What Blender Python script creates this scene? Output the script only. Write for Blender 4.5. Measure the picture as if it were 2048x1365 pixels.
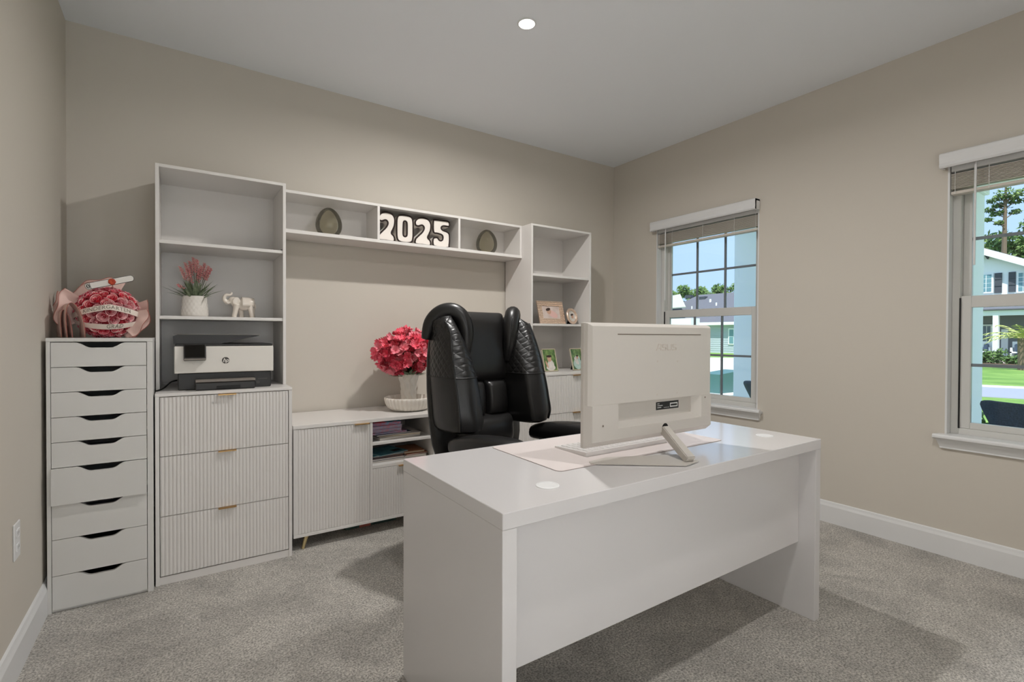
import bpy, bmesh, math, random
from mathutils import Vector, Matrix, noise
random.seed(7)
for o in list(bpy.data.objects):
    bpy.data.objects.remove(o, do_unlink=True)
SC = bpy.context.scene
COL = SC.collection
pi = math.pi

# ------------------------------------------------------------------ camera
CC = Vector((0.47722, -3.37388, 1.17769))
CR = Vector((0.829987, -0.557770, 0.003819))
CU = Vector((0.003020, 0.011341, 0.999931))
CF = Vector((0.557775, 0.829918, -0.011098))
FPX = 989.467
cd = bpy.data.cameras.new('camera')
cam = bpy.data.objects.new('camera', cd)
COL.objects.link(cam)
m = Matrix((CR, CU, -CF)).transposed().to_4x4()
m.translation = CC
cam.matrix_world = m
cd.sensor_fit = 'HORIZONTAL'
cd.sensor_width = 36
cd.lens = FPX / 2048 * 36
cd.clip_start = 0.05
cd.clip_end = 400
SC.camera = cam

def px(u, v, **k):
    """photo pixel (2048 x 1365) -> point on the plane x=, y= or z="""
    d = CF + CR * ((u - 1024) / FPX) + CU * ((682.5 - v) / FPX)
    (a, val), = k.items()
    i = 'xyz'.index(a)
    return CC + d * ((val - CC[i]) / d[i])

# ------------------------------------------------------------------ world, sun, exposure
SKY_STRENGTH = 1.25
wd = bpy.data.worlds.new('sky')
SC.world = wd
wd.use_nodes = True
nt = wd.node_tree
bg = nt.nodes['Background']
tc = nt.nodes.new('ShaderNodeTexCoord')
sep = nt.nodes.new('ShaderNodeSeparateXYZ')
ramp = nt.nodes.new('ShaderNodeValToRGB')
nt.links.new(tc.outputs['Generated'], sep.inputs[0])
nt.links.new(sep.outputs['Z'], ramp.inputs[0])
els = ramp.color_ramp.elements
els[0].position = 0.0
els[0].color = (0.52, 0.72, 1.0, 1)
els[1].position = 1.0
els[1].color = (0.30, 0.55, 0.95, 1)
e = els.new(0.35)
e.color = (0.46, 0.67, 1.0, 1)
cn = nt.nodes.new('ShaderNodeTexNoise')
cn.inputs['Scale'].default_value = 3.0
cn.inputs['Detail'].default_value = 6
mp = nt.nodes.new('ShaderNodeMapping')
mp.inputs['Scale'].default_value = (1, 1, 3.5)
nt.links.new(tc.outputs['Generated'], mp.inputs[0])
nt.links.new(mp.outputs[0], cn.inputs['Vector'])
cr = nt.nodes.new('ShaderNodeValToRGB')
cr.color_ramp.elements[0].position = 0.52
cr.color_ramp.elements[1].position = 0.80
nt.links.new(cn.outputs['Fac'], cr.inputs[0])
mx = nt.nodes.new('ShaderNodeMix')
mx.data_type = 'RGBA'
nt.links.new(cr.outputs[0], mx.inputs['Factor'])
nt.links.new(ramp.outputs[0], mx.inputs['A'])
mx.inputs['B'].default_value = (0.95, 0.97, 1, 1)
nt.links.new(mx.outputs['Result'], bg.inputs['Color'])
bg.inputs['Strength'].default_value = SKY_STRENGTH

sl = bpy.data.lights.new('sun', 'SUN')
sl.energy = 6.2
sl.angle = math.radians(0.6)
sl.color = (1, 0.96, 0.88)
sun = bpy.data.objects.new('sun', sl)
COL.objects.link(sun)
sun.rotation_euler = Vector((0.42, 0.28, -0.86)).to_track_quat('-Z', 'Y').to_euler()

LAMP_W = 25.5        # recessed lamp in view
LAMP2_W = 13.0       # its twin nearer the camera, above the frame
HALL_FILL_W = 140.0        # fill lamp added in the made-up hall behind the camera
SC.view_settings.view_transform = 'Standard'
SC.view_settings.look = 'None'
SC.view_settings.exposure = 0.0
SC.view_settings.gamma = 1.0
SC.view_settings.use_curve_mapping = False

W, H = 3.90, 2.775        # room width and height
YF = -4.22                # front wall behind the camera

# ------------------------------------------------------------------ materials
MATS = {}
def S(r, g, b):
    return tuple(((c / 255) / 12.92 if c / 255 <= 0.04045 else ((c / 255 + 0.055) / 1.055) ** 2.4) for c in (r, g, b))

def mat(name, col, rough=0.5, metal=0.0, spec=0.5, bump=None, var=None, coat=0.0, emit=None, sheen=0.0, sub=0.0):
    """principled material; bump=(scale, strength[, distance]); var=(scale, second colour[, low, high])"""
    if name in MATS:
        return MATS[name]
    m = bpy.data.materials.new(name)
    m.use_nodes = True
    n = m.node_tree.nodes
    l = m.node_tree.links
    b = n['Principled BSDF']
    b.inputs['Base Color'].default_value = (*col, 1)
    b.inputs['Roughness'].default_value = rough
    b.inputs['Metallic'].default_value = metal
    b.inputs['Specular IOR Level'].default_value = spec
    b.inputs['Coat Weight'].default_value = coat
    b.inputs['Sheen Weight'].default_value = sheen
    if sub:
        b.inputs['Subsurface Weight'].default_value = sub
        b.inputs['Subsurface Radius'].default_value = (0.02, 0.01, 0.008)
    if emit:
        b.inputs['Emission Color'].default_value = (*emit[0], 1)
        b.inputs['Emission Strength'].default_value = emit[1]
    if bump or var:
        t = n.new('ShaderNodeTexCoord')
    if bump:
        x = n.new('ShaderNodeTexNoise')
        x.inputs['Scale'].default_value = bump[0]
        x.inputs['Detail'].default_value = 4
        l.new(t.outputs['Object'], x.inputs['Vector'])
        bp = n.new('ShaderNodeBump')
        bp.inputs['Strength'].default_value = bump[1]
        bp.inputs['Distance'].default_value = bump[2] if len(bump) > 2 else 0.002
        l.new(x.outputs['Fac'], bp.inputs['Height'])
        l.new(bp.outputs[0], b.inputs['Normal'])
    if var:
        x = n.new('ShaderNodeTexNoise')
        x.inputs['Scale'].default_value = var[0]
        x.inputs['Detail'].default_value = 5
        l.new(t.outputs['Object'], x.inputs['Vector'])
        r = n.new('ShaderNodeValToRGB')
        r.color_ramp.elements[0].color = (*col, 1)
        r.color_ramp.elements[1].color = (*var[1], 1)
        r.color_ramp.elements[0].position = var[2] if len(var) > 2 else 0.35
        r.color_ramp.elements[1].position = var[3] if len(var) > 3 else 0.65
        l.new(x.outputs['Fac'], r.inputs[0])
        l.new(r.outputs[0], b.inputs['Base Color'])
    MATS[name] = m
    return m

def thin_glass(name, tint, refl=1.0, rough=0.0):
    if name in MATS:
        return MATS[name]
    m = bpy.data.materials.new(name)
    m.use_nodes = True
    n = m.node_tree.nodes
    l = m.node_tree.links
    n.remove(n['Principled BSDF'])
    out = n['Material Output']
    tr = n.new('ShaderNodeBsdfTransparent')
    tr.inputs[0].default_value = (*tint, 1)
    gl = n.new('ShaderNodeBsdfGlossy')
    gl.inputs['Roughness'].default_value = rough
    fr = n.new('ShaderNodeFresnel')
    fr.inputs[0].default_value = 1.45
    mu = n.new('ShaderNodeMath')
    mu.operation = 'MULTIPLY'
    mu.inputs[1].default_value = refl
    l.new(fr.outputs[0], mu.inputs[0])
    ms = n.new('ShaderNodeMixShader')
    l.new(mu.outputs[0], ms.inputs[0])
    l.new(tr.outputs[0], ms.inputs[1])
    l.new(gl.outputs[0], ms.inputs[2])
    l.new(ms.outputs[0], out.inputs['Surface'])
    MATS[name] = m
    return m

# ------------------------------------------------------------------ geometry helpers
class G:
    def __init__(s):
        s.bm = bmesh.new()
    def box(s, x0, x1, y0, y1, z0, z1, bev=0.0, seg=1, mat=None):
        r = bmesh.ops.create_cube(s.bm, size=1)
        vs = r['verts']
        for v in vs:
            v.co = Vector(((x0 + x1) / 2 + v.co.x * (x1 - x0), (y0 + y1) / 2 + v.co.y * (y1 - y0), (z0 + z1) / 2 + v.co.z * (z1 - z0)))
        if mat is not None:
            for v in vs:
                v.co = mat @ v.co
        if bev > 0:
            es = list({e for v in vs for e in v.link_edges})
            bmesh.ops.bevel(s.bm, geom=es, offset=bev, segments=seg, affect='EDGES', profile=0.5)
        return s
    def poly(s, pts):
        vs = [s.bm.verts.new(p) for p in pts]
        return s.bm.faces.new(vs)
    def loft(s, secs, cap=True, closed=True):
        rows = [[s.bm.verts.new(p) for p in sec] for sec in secs]
        n = len(rows[0])
        for a, b in zip(rows, rows[1:]):
            for i in range(n if closed else n - 1):
                j = (i + 1) % n
                s.bm.faces.new((a[i], a[j], b[j], b[i]))
        if cap and closed:
            s.bm.faces.new(rows[0][::-1])
            s.bm.faces.new(rows[-1])
        return s
    def prism(s, poly, axis, a, b):
        """2-D polygon swept along an axis; polygon coordinates are the other two axes in order"""
        def P(q, t):
            return {'x': (t, q[0], q[1]), 'y': (q[0], t, q[1]), 'z': (q[0], q[1], t)}[axis]
        return s.loft([[P(q, a) for q in poly], [P(q, b) for q in poly]])
    def lathe(s, prof, c=(0, 0, 0), seg=32, fn=None, cap=True):
        secs = []
        for r, z in prof:
            row = []
            for i in range(seg):
                t = 2 * pi * i / seg
                rr = r if fn is None else fn(r, z, t)
                row.append((c[0] + rr * math.cos(t), c[1] + rr * math.sin(t), c[2] + z))
            secs.append(row)
        return s.loft(secs, cap)
    def tube(s, pts, r, seg=8, cap=True):
        pts = [Vector(p) for p in pts]
        n = len(pts)
        rs = r if isinstance(r, (list, tuple)) else [r] * n
        secs = []
        up = None
        for i, p in enumerate(pts):
            d = (pts[min(i + 1, n - 1)] - pts[max(i - 1, 0)]).normalized()
            if up is None:
                up = Vector((0, 0, 1)) if abs(d.z) < 0.9 else Vector((1, 0, 0))
            x = d.cross(up).normalized()
            y = x.cross(d).normalized()
            up = y
            secs.append([p + x * (rs[i] * math.cos(2 * pi * k / seg)) + y * (rs[i] * math.sin(2 * pi * k / seg)) for k in range(seg)])
        return s.loft(secs, cap)
    def ell(s, c, rx, ry, rz, mat=None, u=16, v=10):
        r = bmesh.ops.create_uvsphere(s.bm, u_segments=u, v_segments=v, radius=1)
        for q in r['verts']:
            p = Vector((q.co.x * rx, q.co.y * ry, q.co.z * rz))
            if mat is not None:
                p = mat @ p
            q.co = p + Vector(c)
        return s
    def cyl(s, p0, p1, r, seg=20):
        return s.tube([p0, p1], r, seg)
    def mesh_data(s, verts, faces, M=None):
        vs = [s.bm.verts.new((M @ Vector(v)) if M else v) for v in verts]
        for f in faces:
            try:
                s.bm.faces.new([vs[i] for i in f])
            except ValueError:
                pass
        return s
    def build(s, name, material, parent=None, smooth=False, local=False, sub=0, kind=None, auto=None):
        bmesh.ops.recalc_face_normals(s.bm, faces=s.bm.faces)
        me = bpy.data.meshes.new(name)
        s.bm.to_mesh(me)
        s.bm.free()
        o = bpy.data.objects.new(name, me)
        COL.objects.link(o)
        for mm in (material if isinstance(material, (list, tuple)) else [material]):
            me.materials.append(MATS[mm] if isinstance(mm, str) else mm)
        if parent is not None:
            o.parent = parent
            fr = FRAME.get(parent.name, Matrix())
            if not local:
                me.transform(fr.inverted())
            FRAME[o.name] = fr
        if smooth or sub:
            for p in me.polygons:
                p.use_smooth = True
        if auto:
            me.set_sharp_from_angle(angle=math.radians(auto))
        if sub:
            md = o.modifiers.new('sub', 'SUBSURF')
            md.levels = md.render_levels = sub
        if kind:
            o['kind'] = kind
        return o

FRAME = {}
def thing(name, label, cat, loc=(0, 0, 0), rz=0.0, group=None):
    o = bpy.data.objects.new(name, None)
    COL.objects.link(o)
    o.empty_display_size = 0.05
    o.location = loc
    o.rotation_euler = (0, 0, rz)
    FRAME[o.name] = Matrix.Translation(loc) @ Matrix.Rotation(rz, 4, 'Z')
    return tag(o, label, cat, group)

def tag(o, label, cat=None, group=None, kind=None):
    o['label'] = label
    if cat:
        o['category'] = cat
    if group:
        o['group'] = group
    if kind:
        o['kind'] = kind
    return o

def struct(o, label=None):
    o['kind'] = 'structure'
    if label:
        o['label'] = label
    return o

def linked(src, name, parent, M):
    """another object that shares src's mesh, placed by a matrix in the parent's frame"""
    o = bpy.data.objects.new(name, src.data)
    COL.objects.link(o)
    o.parent = parent
    o.matrix_local = M
    for md in src.modifiers:
        if md.type == 'SUBSURF':
            x = o.modifiers.new('sub', 'SUBSURF')
            x.levels = x.render_levels = md.render_levels
    return o

def clone(root, loc, rz, label):
    r = root.copy()
    COL.objects.link(r)
    r.location = loc
    r.rotation_euler = (0, 0, rz)
    r['label'] = label
    FRAME[r.name] = Matrix.Translation(loc) @ Matrix.Rotation(rz, 4, 'Z')
    for ch in list(root.children):
        c = ch.copy()
        COL.objects.link(c)
        c.parent = r
        for g in ch.children:
            d = g.copy()
            COL.objects.link(d)
            d.parent = c
    return r

def text_geo(body, size=1.0, spacing=1.0, bold=0.0, shear=0.0):
    """verts and faces of a flat word in the xy plane, origin at its centre"""
    cu = bpy.data.curves.new('txt', 'FONT')
    cu.body = body
    cu.size = size
    cu.space_character = spacing
    cu.offset = bold
    cu.shear = shear
    cu.align_x = 'CENTER'
    cu.align_y = 'CENTER'
    o = bpy.data.objects.new('txt', cu)
    COL.objects.link(o)
    dg = bpy.context.evaluated_depsgraph_get()
    me = o.evaluated_get(dg).to_mesh()
    vs = [tuple(v.co) for v in me.vertices]
    fs = [tuple(p.vertices) for p in me.polygons]
    o.evaluated_get(dg).to_mesh_clear()
    bpy.data.objects.remove(o)
    bpy.data.curves.remove(cu)
    return vs, fs

def cat_rom(pts, n=6, closed=True):
    """smooth closed 2-D or 3-D curve through points"""
    out = []
    N = len(pts)
    P = [Vector(p) for p in pts]
    rng = range(N) if closed else range(N - 1)
    for i in rng:
        if closed:
            a, b, c, d = P[i - 1], P[i], P[(i + 1) % N], P[(i + 2) % N]
        else:
            a, b, c, d = P[max(i - 1, 0)], P[i], P[i + 1], P[min(i + 2, N - 1)]
        for k in range(n):
            t = k / n
            out.append(0.5 * ((2 * b) + (c - a) * t + (2 * a - 5 * b + 4 * c - d) * t * t + (3 * b - a - 3 * c + d) * t ** 3))
    if not closed:
        out.append(P[-1])
    return out

def face_up(c, n, spin=0.0):
    """matrix that puts local +Z along n at point c"""
    q = Vector(n).to_track_quat('Z', 'Y')
    return Matrix.Translation(c) @ q.to_matrix().to_4x4() @ Matrix.Rotation(spin, 4, 'Z')
# ------------------------------------------------------------------ shared materials
mat('wall_paint', S(211, 204, 193), 0.75, spec=0.25, bump=(90, 0.12, 0.001))
mat('ceiling_paint', S(243, 246, 250), 0.85, spec=0.2, bump=(60, 0.2, 0.001))
mat('trim_white', S(230, 230, 230), 0.4)
mat('vinyl_white', S(214, 213, 209), 0.35)
mat('laminate', S(230, 226, 222), 0.32, spec=0.5, bump=(220, 0.04, 0.0005))
mat('laminate_grey', S(222, 220, 216), 0.38, spec=0.45)
mat('desk_gloss', S(217, 214, 214), 0.14, spec=0.5)
mat('gold', S(196, 158, 104), 0.32, metal=1.0)
mat('champagne', S(214, 196, 150), 0.3, metal=1.0)
mat('black_plastic', S(34, 33, 33), 0.35, bump=(400, 0.1, 0.0003))
mat('dark_void', S(20, 18, 17), 0.9)
mat('muntin_grey', S(120, 128, 134), 0.5)
mat('rubber_black', S(22, 22, 22), 0.7)
thin_glass('window_glass', (0.96, 0.985, 0.985), 0.7)

# carpet
m = bpy.data.materials.new('carpet')
MATS['carpet'] = m
m.use_nodes = True
n = m.node_tree.nodes
l = m.node_tree.links
b = n['Principled BSDF']
b.inputs['Roughness'].default_value = 0.95
b.inputs['Specular IOR Level'].default_value = 0.1
b.inputs['Sheen Weight'].default_value = 0.25
t = n.new('ShaderNodeTexCoord')
def nz(sc, det, rough=0.5, dist=0.0):
    x = n.new('ShaderNodeTexNoise')
    x.inputs['Scale'].default_value = sc
    x.inputs['Detail'].default_value = det
    x.inputs['Roughness'].default_value = rough
    x.inputs['Distortion'].default_value = dist
    l.new(t.outputs['Object'], x.inputs['Vector'])
    return x
fine = nz(130, 5, 0.75)
patch = nz(3.2, 4, 0.6, 0.6)
mid = nz(26, 3, 0.6)
def rampn(src, c0, c1, p0, p1):
    r = n.new('ShaderNodeValToRGB')
    r.color_ramp.elements[0].color = (*c0, 1)
    r.color_ramp.elements[1].color = (*c1, 1)
    r.color_ramp.elements[0].position = p0
    r.color_ramp.elements[1].position = p1
    l.new(src.outputs['Fac'], r.inputs[0])
    return r
r1 = rampn(fine, S(132, 126, 117), S(240, 234, 225), 0.38, 0.60)
r2 = rampn(patch, (0.74, 0.74, 0.74), (1, 1, 1), 0.38, 0.58)
r3 = rampn(mid, (0.85, 0.85, 0.85), (1, 1, 1), 0.35, 0.6)
def mul(a, b_):
    x = n.new('ShaderNodeMix')
    x.data_type = 'RGBA'
    x.blend_type = 'MULTIPLY'
    x.inputs['Factor'].default_value = 1
    l.new(a, x.inputs['A'])
    l.new(b_, x.inputs['B'])
    return x.outputs['Result']
l.new(mul(mul(r1.outputs[0], r2.outputs[0]), r3.outputs[0]), b.inputs['Base Color'])
ad = n.new('ShaderNodeMath')
ad.operation = 'ADD'
l.new(fine.outputs['Fac'], ad.inputs[0])
l.new(mid.outputs['Fac'], ad.inputs[1])
bp = n.new('ShaderNodeBump')
bp.inputs['Strength'].default_value = 0.9
bp.inputs['Distance'].default_value = 0.006
l.new(ad.outputs[0], bp.inputs['Height'])
l.new(bp.outputs[0], b.inputs['Normal'])

# ------------------------------------------------------------------ room shell
WIN = [(-0.515, -1.425), (-2.467, -3.377)]       # window openings along the right wall
WZ0, WZ1 = 0.645, 2.10
T = 0.15
struct(G().box(-0.15, W + T, -6.3, YF - 0.06, -0.12, 0.001).build('floor_hall_bounce', mat('hall_bounce_pale', S(226, 224, 220), 0.5)), 'pale floor of an unseen hall, added to bounce light')  # made-up hall, pale floor bounces its lamp into the room
struct(G().box(0.0, W, -6.3, YF - 0.12, H - 0.004, H - 0.001).build('ceiling_hall_added', 'trim_white'))  # white ceiling of the added, unseen hall
struct(G().box(-0.15, W + T, YF - 0.06, 0.15, -0.12, 0.0).build('floor', 'carpet'), 'mottled greige cut-pile carpet')
struct(G().box(-0.15, W + T, -6.3, 0.15, H, H + 0.12).build('ceiling', 'ceiling_paint'), 'matt white ceiling')
struct(G().box(-0.15, W + T, 0, 0.15, 0, H).build('wall_back', 'wall_paint'), 'beige painted wall behind the white wall unit')
struct(G().box(-0.15, 0, -6.3, 0, 0, H).build('wall_left', 'wall_paint'), 'beige painted wall on the left')
g = G()
g.box(W, W + T, -6.3, 0, 0, WZ0).box(W, W + T, -6.3, 0, WZ1, H)
ys = [0, WIN[0][0], WIN[0][1], WIN[1][0], WIN[1][1], -6.3]
for a, b_ in ((0, 1), (2, 3), (4, 5)):
    g.box(W, W + T, ys[b_], ys[a], WZ0, WZ1)
struct(g.build('wall_right', 'wall_paint'), 'beige painted wall with two windows')
# unseen wall behind the camera; wide opening placed for the added hall fill
g = G()
g.box(0, 0.10, YF - 0.12, YF, 0, H).box(1.65, W, YF - 0.12, YF, 0, H).box(0.10, 1.65, YF - 0.12, YF, 2.12, H)
struct(g.build('wall_front', 'wall_paint'))
struct(G().box(-0.15, W + T, -6.4, -6.3, 0, H).build('wall_hall_bounce', 'trim_white'))  # unseen hall wall, kept white to bounce fill light

def baseboard(name, pts_fn, a, b_):
    prof = [(0, 0), (0.016, 0), (0.016, 0.105), (0.011, 0.118), (0.008, 0.130), (0.0, 0.134)]
    G().loft([[pts_fn(d, z, a) for d, z in prof], [pts_fn(d, z, b_) for d, z in prof]]).build(name, 'trim_white')
    return struct(bpy.data.objects[name])
baseboard('baseboard_left', lambda d, z, s: (d, s, z), YF, 0)
baseboard('baseboard_right', lambda d, z, s: (W - d, s, z), YF, 0)
baseboard('baseboard_back', lambda d, z, s: (s, -d, z), 0.02, W - 0.02)

# ------------------------------------------------------------------ windows
def window(n, ya, yb):
    x0 = W
    g = G()      # lining of the opening
    for (y0, y1, z0, z1) in ((ya - 0.008, ya + 0.0005, WZ0, WZ1), (yb - 0.0005, yb + 0.008, WZ0, WZ1), (yb, ya, WZ1 - 0.008, WZ1)):
        g.box(x0 - 0.001, x0 + T, y0, y1, z0, z1)
    win = struct(g.build('window_%d' % n, 'trim_white'), 'white single-hung window with grey muntin bars')
    a, b_ = ya - 0.008, yb + 0.008
    z0, z1 = WZ0 + 0.01, WZ1 - 0.008
    fx0, fx1 = x0 + 0.055, x0 + 0.13
    g = G()
    f = 0.034
    g.box(fx0, fx1, a - f, a, z0, z1, 0.003).box(fx0, fx1, b_, b_ + f, z0, z1, 0.003)
    g.box(fx0 + 0.001, fx1, b_ + f, a - f, z0, z0 + f, 0.003).box(fx0 + 0.001, fx1, b_ + f, a - f, z1 - f, z1, 0.003)
    g.build('window_frame', 'vinyl_white', win)
    a -= f
    b_ += f
    zm = 1.368
    def sash(nm, sx0, sx1, s0, s1, st, rb, rt):
        g = G()
        g.box(sx0, sx1, a - st, a, s0, s1, 0.003).box(sx0, sx1, b_, b_ + st, s0, s1, 0.003)
        g.box(sx0 + 0.0005, sx1 - 0.0005, b_ + st, a - st, s0, s0 + rb, 0.002).box(sx0 + 0.0005, sx1 - 0.0005, b_ + st, a - st, s1 - rt, s1, 0.002)
        so = g.build(nm, 'vinyl_white', win)
        ga, gb, g0, g1 = a - st, b_ + st, s0 + rb, s1 - rt
        xm = (sx0 + sx1) / 2
        G().box(xm - 0.002, xm + 0.002, gb, ga, g0, g1).build('glass_pane', 'window_glass', so)
        for k in (1, 2):
            y = ga + (gb - ga) * k / 3
            G().box(xm - 0.006, xm + 0.006, y - 0.008, y + 0.008, g0, g1, 0.001).build('muntin', 'muntin_grey', so)
        z = (g0 + g1) / 2 + 0.0
        G().box(xm - 0.0065, xm + 0.0065, gb, ga, z - 0.008, z + 0.008, 0.001).build('muntin', 'muntin_grey', so)
        return so
    sash('upper_sash', x0 + 0.098, x0 + 0.122, zm - 0.03, z1 - f, 0.036, 0.05, 0.036)
    sash('lower_sash', x0 + 0.062, x0 + 0.092, z0 + f, zm + 0.03, 0.045, 0.034, 0.062)
    g = G()
    g.box(x0 + 0.0535, x0 + 0.0625, a - 0.0035, a + 0.0025, z0 + f, zm + 0.02)
    g.build('weather_strip', 'rubber_black', win)
    # stool and apron
    g = G()
    prof = [(x0 + 0.06, WZ0 + 0.012), (x0 - 0.045, WZ0 + 0.012), (x0 - 0.052, WZ0 + 0.004), (x0 - 0.052, WZ0 - 0.006), (x0 - 0.046, WZ0 - 0.012), (x0 - 0.001, WZ0 - 0.012), (x0 - 0.001, WZ0 + 0.0), (x0 + 0.06, WZ0)]
    g.loft([[(p[0], ya + 0.04 if p[0] < x0 else ya, p[1]) for p in prof], [(p[0], yb - 0.04 if p[0] < x0 else yb, p[1]) for p in prof]])
    g.build('window_sill', 'trim_white', win)
    prof = [(0, 0), (0.034, 0), (0.030, -0.014), (0.018, -0.036), (0.014, -0.044), (0.014, -0.052), (0, -0.052)]
    g = G()
    g.loft([[(x0 - d, ya + 0.03 + z * 0.25, WZ0 - 0.012 + z) for d, z in prof], [(x0 - d, yb - 0.03 - z * 0.25, WZ0 - 0.012 + z) for d, z in prof]])
    g.build('apron', 'trim_white', win)
for i, (ya, yb) in enumerate(WIN):
    window(i + 1, ya, yb)

mat('blind_slat', S(214, 206, 196), 0.5)
mat('cord_white', S(240, 240, 238), 0.5)
def blind(ya, yb, label, wand_z):
    t = thing('window_blind', label, 'blind', (W, (ya + yb) / 2, 1.93), group='raised faux-wood blinds in the two windows')
    v0, v1 = ya + 0.022, yb - 0.005
    g = G()
    prof = [(W - 0.002, 2.155), (W - 0.052, 2.155), (W - 0.062, 2.148), (W - 0.064, 2.13), (W - 0.060, 2.10), (W - 0.064, 2.085), (W - 0.058, 2.076), (W - 0.046, 2.076), (W - 0.046, 2.14), (W - 0.002, 2.14)]
    g.loft([[(p[0], v0, p[1]) for p in prof], [(p[0], v1, p[1]) for p in prof]])
    for yy in (v0, v1 + 0.012):
        g.box(W - 0.06, W - 0.002, yy - 0.012, yy, 2.078, 2.15)
    g.build('valance', 'trim_white', t)
    s0, s1 = ya - 0.012, yb + 0.012
    G().box(W + 0.002, W + 0.05, s1, s0, 2.06, 2.09, 0.002).build('head_rail', 'trim_white', t)
    proto = None
    zs = [2.045 - k * 0.0068 for k in range(12)]
    for k, z in enumerate(zs):
        g = G()
        sag = 0.0
        g.box(W + 0.001, W + 0.051, s1, s0, z - 0.0014, z + 0.0014)
        g.build('slat', 'blind_slat', t)
    G().box(W + 0.001, W + 0.051, s1, s0, 1.938, 1.954, 0.002).build('bottom_rail', 'blind_slat', t)
    for f in (0.02, 0.17, 0.5, 0.8, 0.985):
        y = s0 + (s1 - s0) * f
        G().tube([(W - 0.001, y, 2.075), (W - 0.003, y, 2.0), (W - 0.001, y, 1.94)], 0.0012, 6).build('ladder_cord', 'cord_white', t)
    y = s0 - 0.105
    G().tube([(W - 0.03, y, 2.10), (W - 0.032, y, 1.8), (W - 0.032, y, wand_z)], 0.005, 8).build('tilt_wand', 'trim_white', t)
blind(*WIN[0], 'white raised blind with gathered slats over the window behind the monitor', 1.48)
blind(*WIN[1], 'white raised blind with thick wand in the window at the right edge', 1.55)

# ------------------------------------------------------------------ recessed lamp
mat('lamp_glow', (1, 0.98, 0.94), emit=((1, 0.97, 0.92), 6.0))
def downlight(x, y, r, watts, label, spread=168, col=(1.0, 0.975, 0.945)):
    t = thing('recessed_light', label, 'ceiling light', (x, y, H))
    G().lathe([(r, -0.0005), (r, -0.004), (r * 0.96, -0.006), (r * 0.84, -0.006), (r * 0.84, -0.0005)], (x, y, H), 40).build('trim_ring', 'trim_white', t, smooth=True, auto=30)
    G().lathe([(r * 0.84, -0.0045), (r * 0.4, -0.0052), (0.001, -0.0054)], (x, y, H), 40).build('diffuser', 'lamp_glow', t, smooth=True)
    ld = bpy.data.lights.new('lamp', 'AREA')
    ld.shape = 'DISK'
    ld.size = r * 1.6
    ld.energy = watts
    ld.color = col
    ld.spread = math.radians(spread)
    lo = bpy.data.objects.new('lamp_bulb', ld)
    COL.objects.link(lo)
    lo.parent = t
    lo.location = (0, 0, -0.009)
    return t
downlight(1.955, -1.30, 0.049, LAMP_W, 'small round recessed ceiling light glowing above the desk')
downlight(1.955, -2.90, 0.049, LAMP2_W, 'small round recessed ceiling light nearer the viewer')
downlight(0.9, -4.75, 0.09, HALL_FILL_W, 'added round fill light in an unseen hall behind the viewer', 175, (0.86, 0.925, 1.0))  # made-up cool fill lamp, out of view, brightens the room

# wall outlet
t = thing('wall_outlet', 'white duplex outlet plate low on the left wall', 'outlet', (0, -0.985, 0.45))
G().box(0.0, 0.006, -1.022, -0.948, 0.392, 0.52, 0.003).build('cover_plate', 'trim_white', t)
for z in (0.432, 0.482):
    r = G().box(0.006, 0.008, -1.001, -0.969, z - 0.014, z + 0.014, 0.002).build('receptacle', 'trim_white', t)
    g = G()
    for dy in (-0.007, 0.007):
        g.box(0.008, 0.0083, -0.985 + dy - 0.001, -0.985 + dy + 0.001, z - 0.003, z + 0.006)
    g.build('slots', 'dark_void', r)
# ------------------------------------------------------------------ nine-drawer unit
X0, X1, YA, ZA = 0.0155, 0.3755, -0.588, 1.16
t = thing('drawer_unit', 'tall narrow white unit of nine drawers with cut-out grips, beside the left wall', 'drawer unit', (0.195, -0.33, 0))
g = G()
g.box(X0, X0 + 0.0135, YA, -0.06, 0, ZA - 0.016, 0.0008).box(X1 - 0.0215, X1, YA, -0.06, 0, ZA - 0.016, 0.0008)
g.box(X0, X1, -0.075, -0.06, 0.01, ZA - 0.016).box(X0 + 0.0135, X1 - 0.0215, YA + 0.012, -0.075, 0.0, 0.011)
g.build('carcass', 'laminate_grey', t)
G().box(X0 - 0.0005, X1 + 0.0005, YA - 0.001, -0.06, ZA - 0.016, ZA, 0.0012).build('top_panel', 'laminate_grey', t)
dx0, dx1 = X0 + 0.0155, X1 - 0.0235
tops = [1.142, 1.036, 0.930, 0.8245, 0.719, 0.6115, 0.4565, 0.309, 0.156, 0.0115]
xc = (dx0 + dx1) / 2 + 0.002
for k in range(9):
    zt, zb = tops[k] - 0.0012, tops[k + 1] + 0.0012
    out = -0.016 if k == 5 else 0.0
    prof = [(dx0, zb), (dx1, zb), (dx1, zt)]
    d = 0.0225
    nt_ = [(0.083, 0), (0.078, -0.001), (0.07, -0.004), (0.062, -0.009), (0.054, -0.0145), (0.047, -0.019), (0.040, -0.0215), (0.033, -d)]
    prof += [(xc + a, zt + b_) for a, b_ in nt_] + [(xc - a, zt + b_) for a, b_ in nt_[::-1]] + [(dx0, zt)]
    dr = G().prism(prof, 'y', YA + out, YA + out + 0.016).build('drawer', 'laminate_grey', t)
    g = G()
    h = min(0.06, (zt - zb) * 0.5)
    for a in (dx0 + 0.008, dx1 - 0.02):
        g.box(a, a + 0.012, YA + out + 0.016, -0.12, zb + 0.008, zb + 0.008 + h)
    g.box(dx0 + 0.02, dx1 - 0.02, YA + out + 0.016, -0.12, zb + 0.008, zb + 0.014)
    g.build('drawer_box', 'black_plastic', dr)

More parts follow.
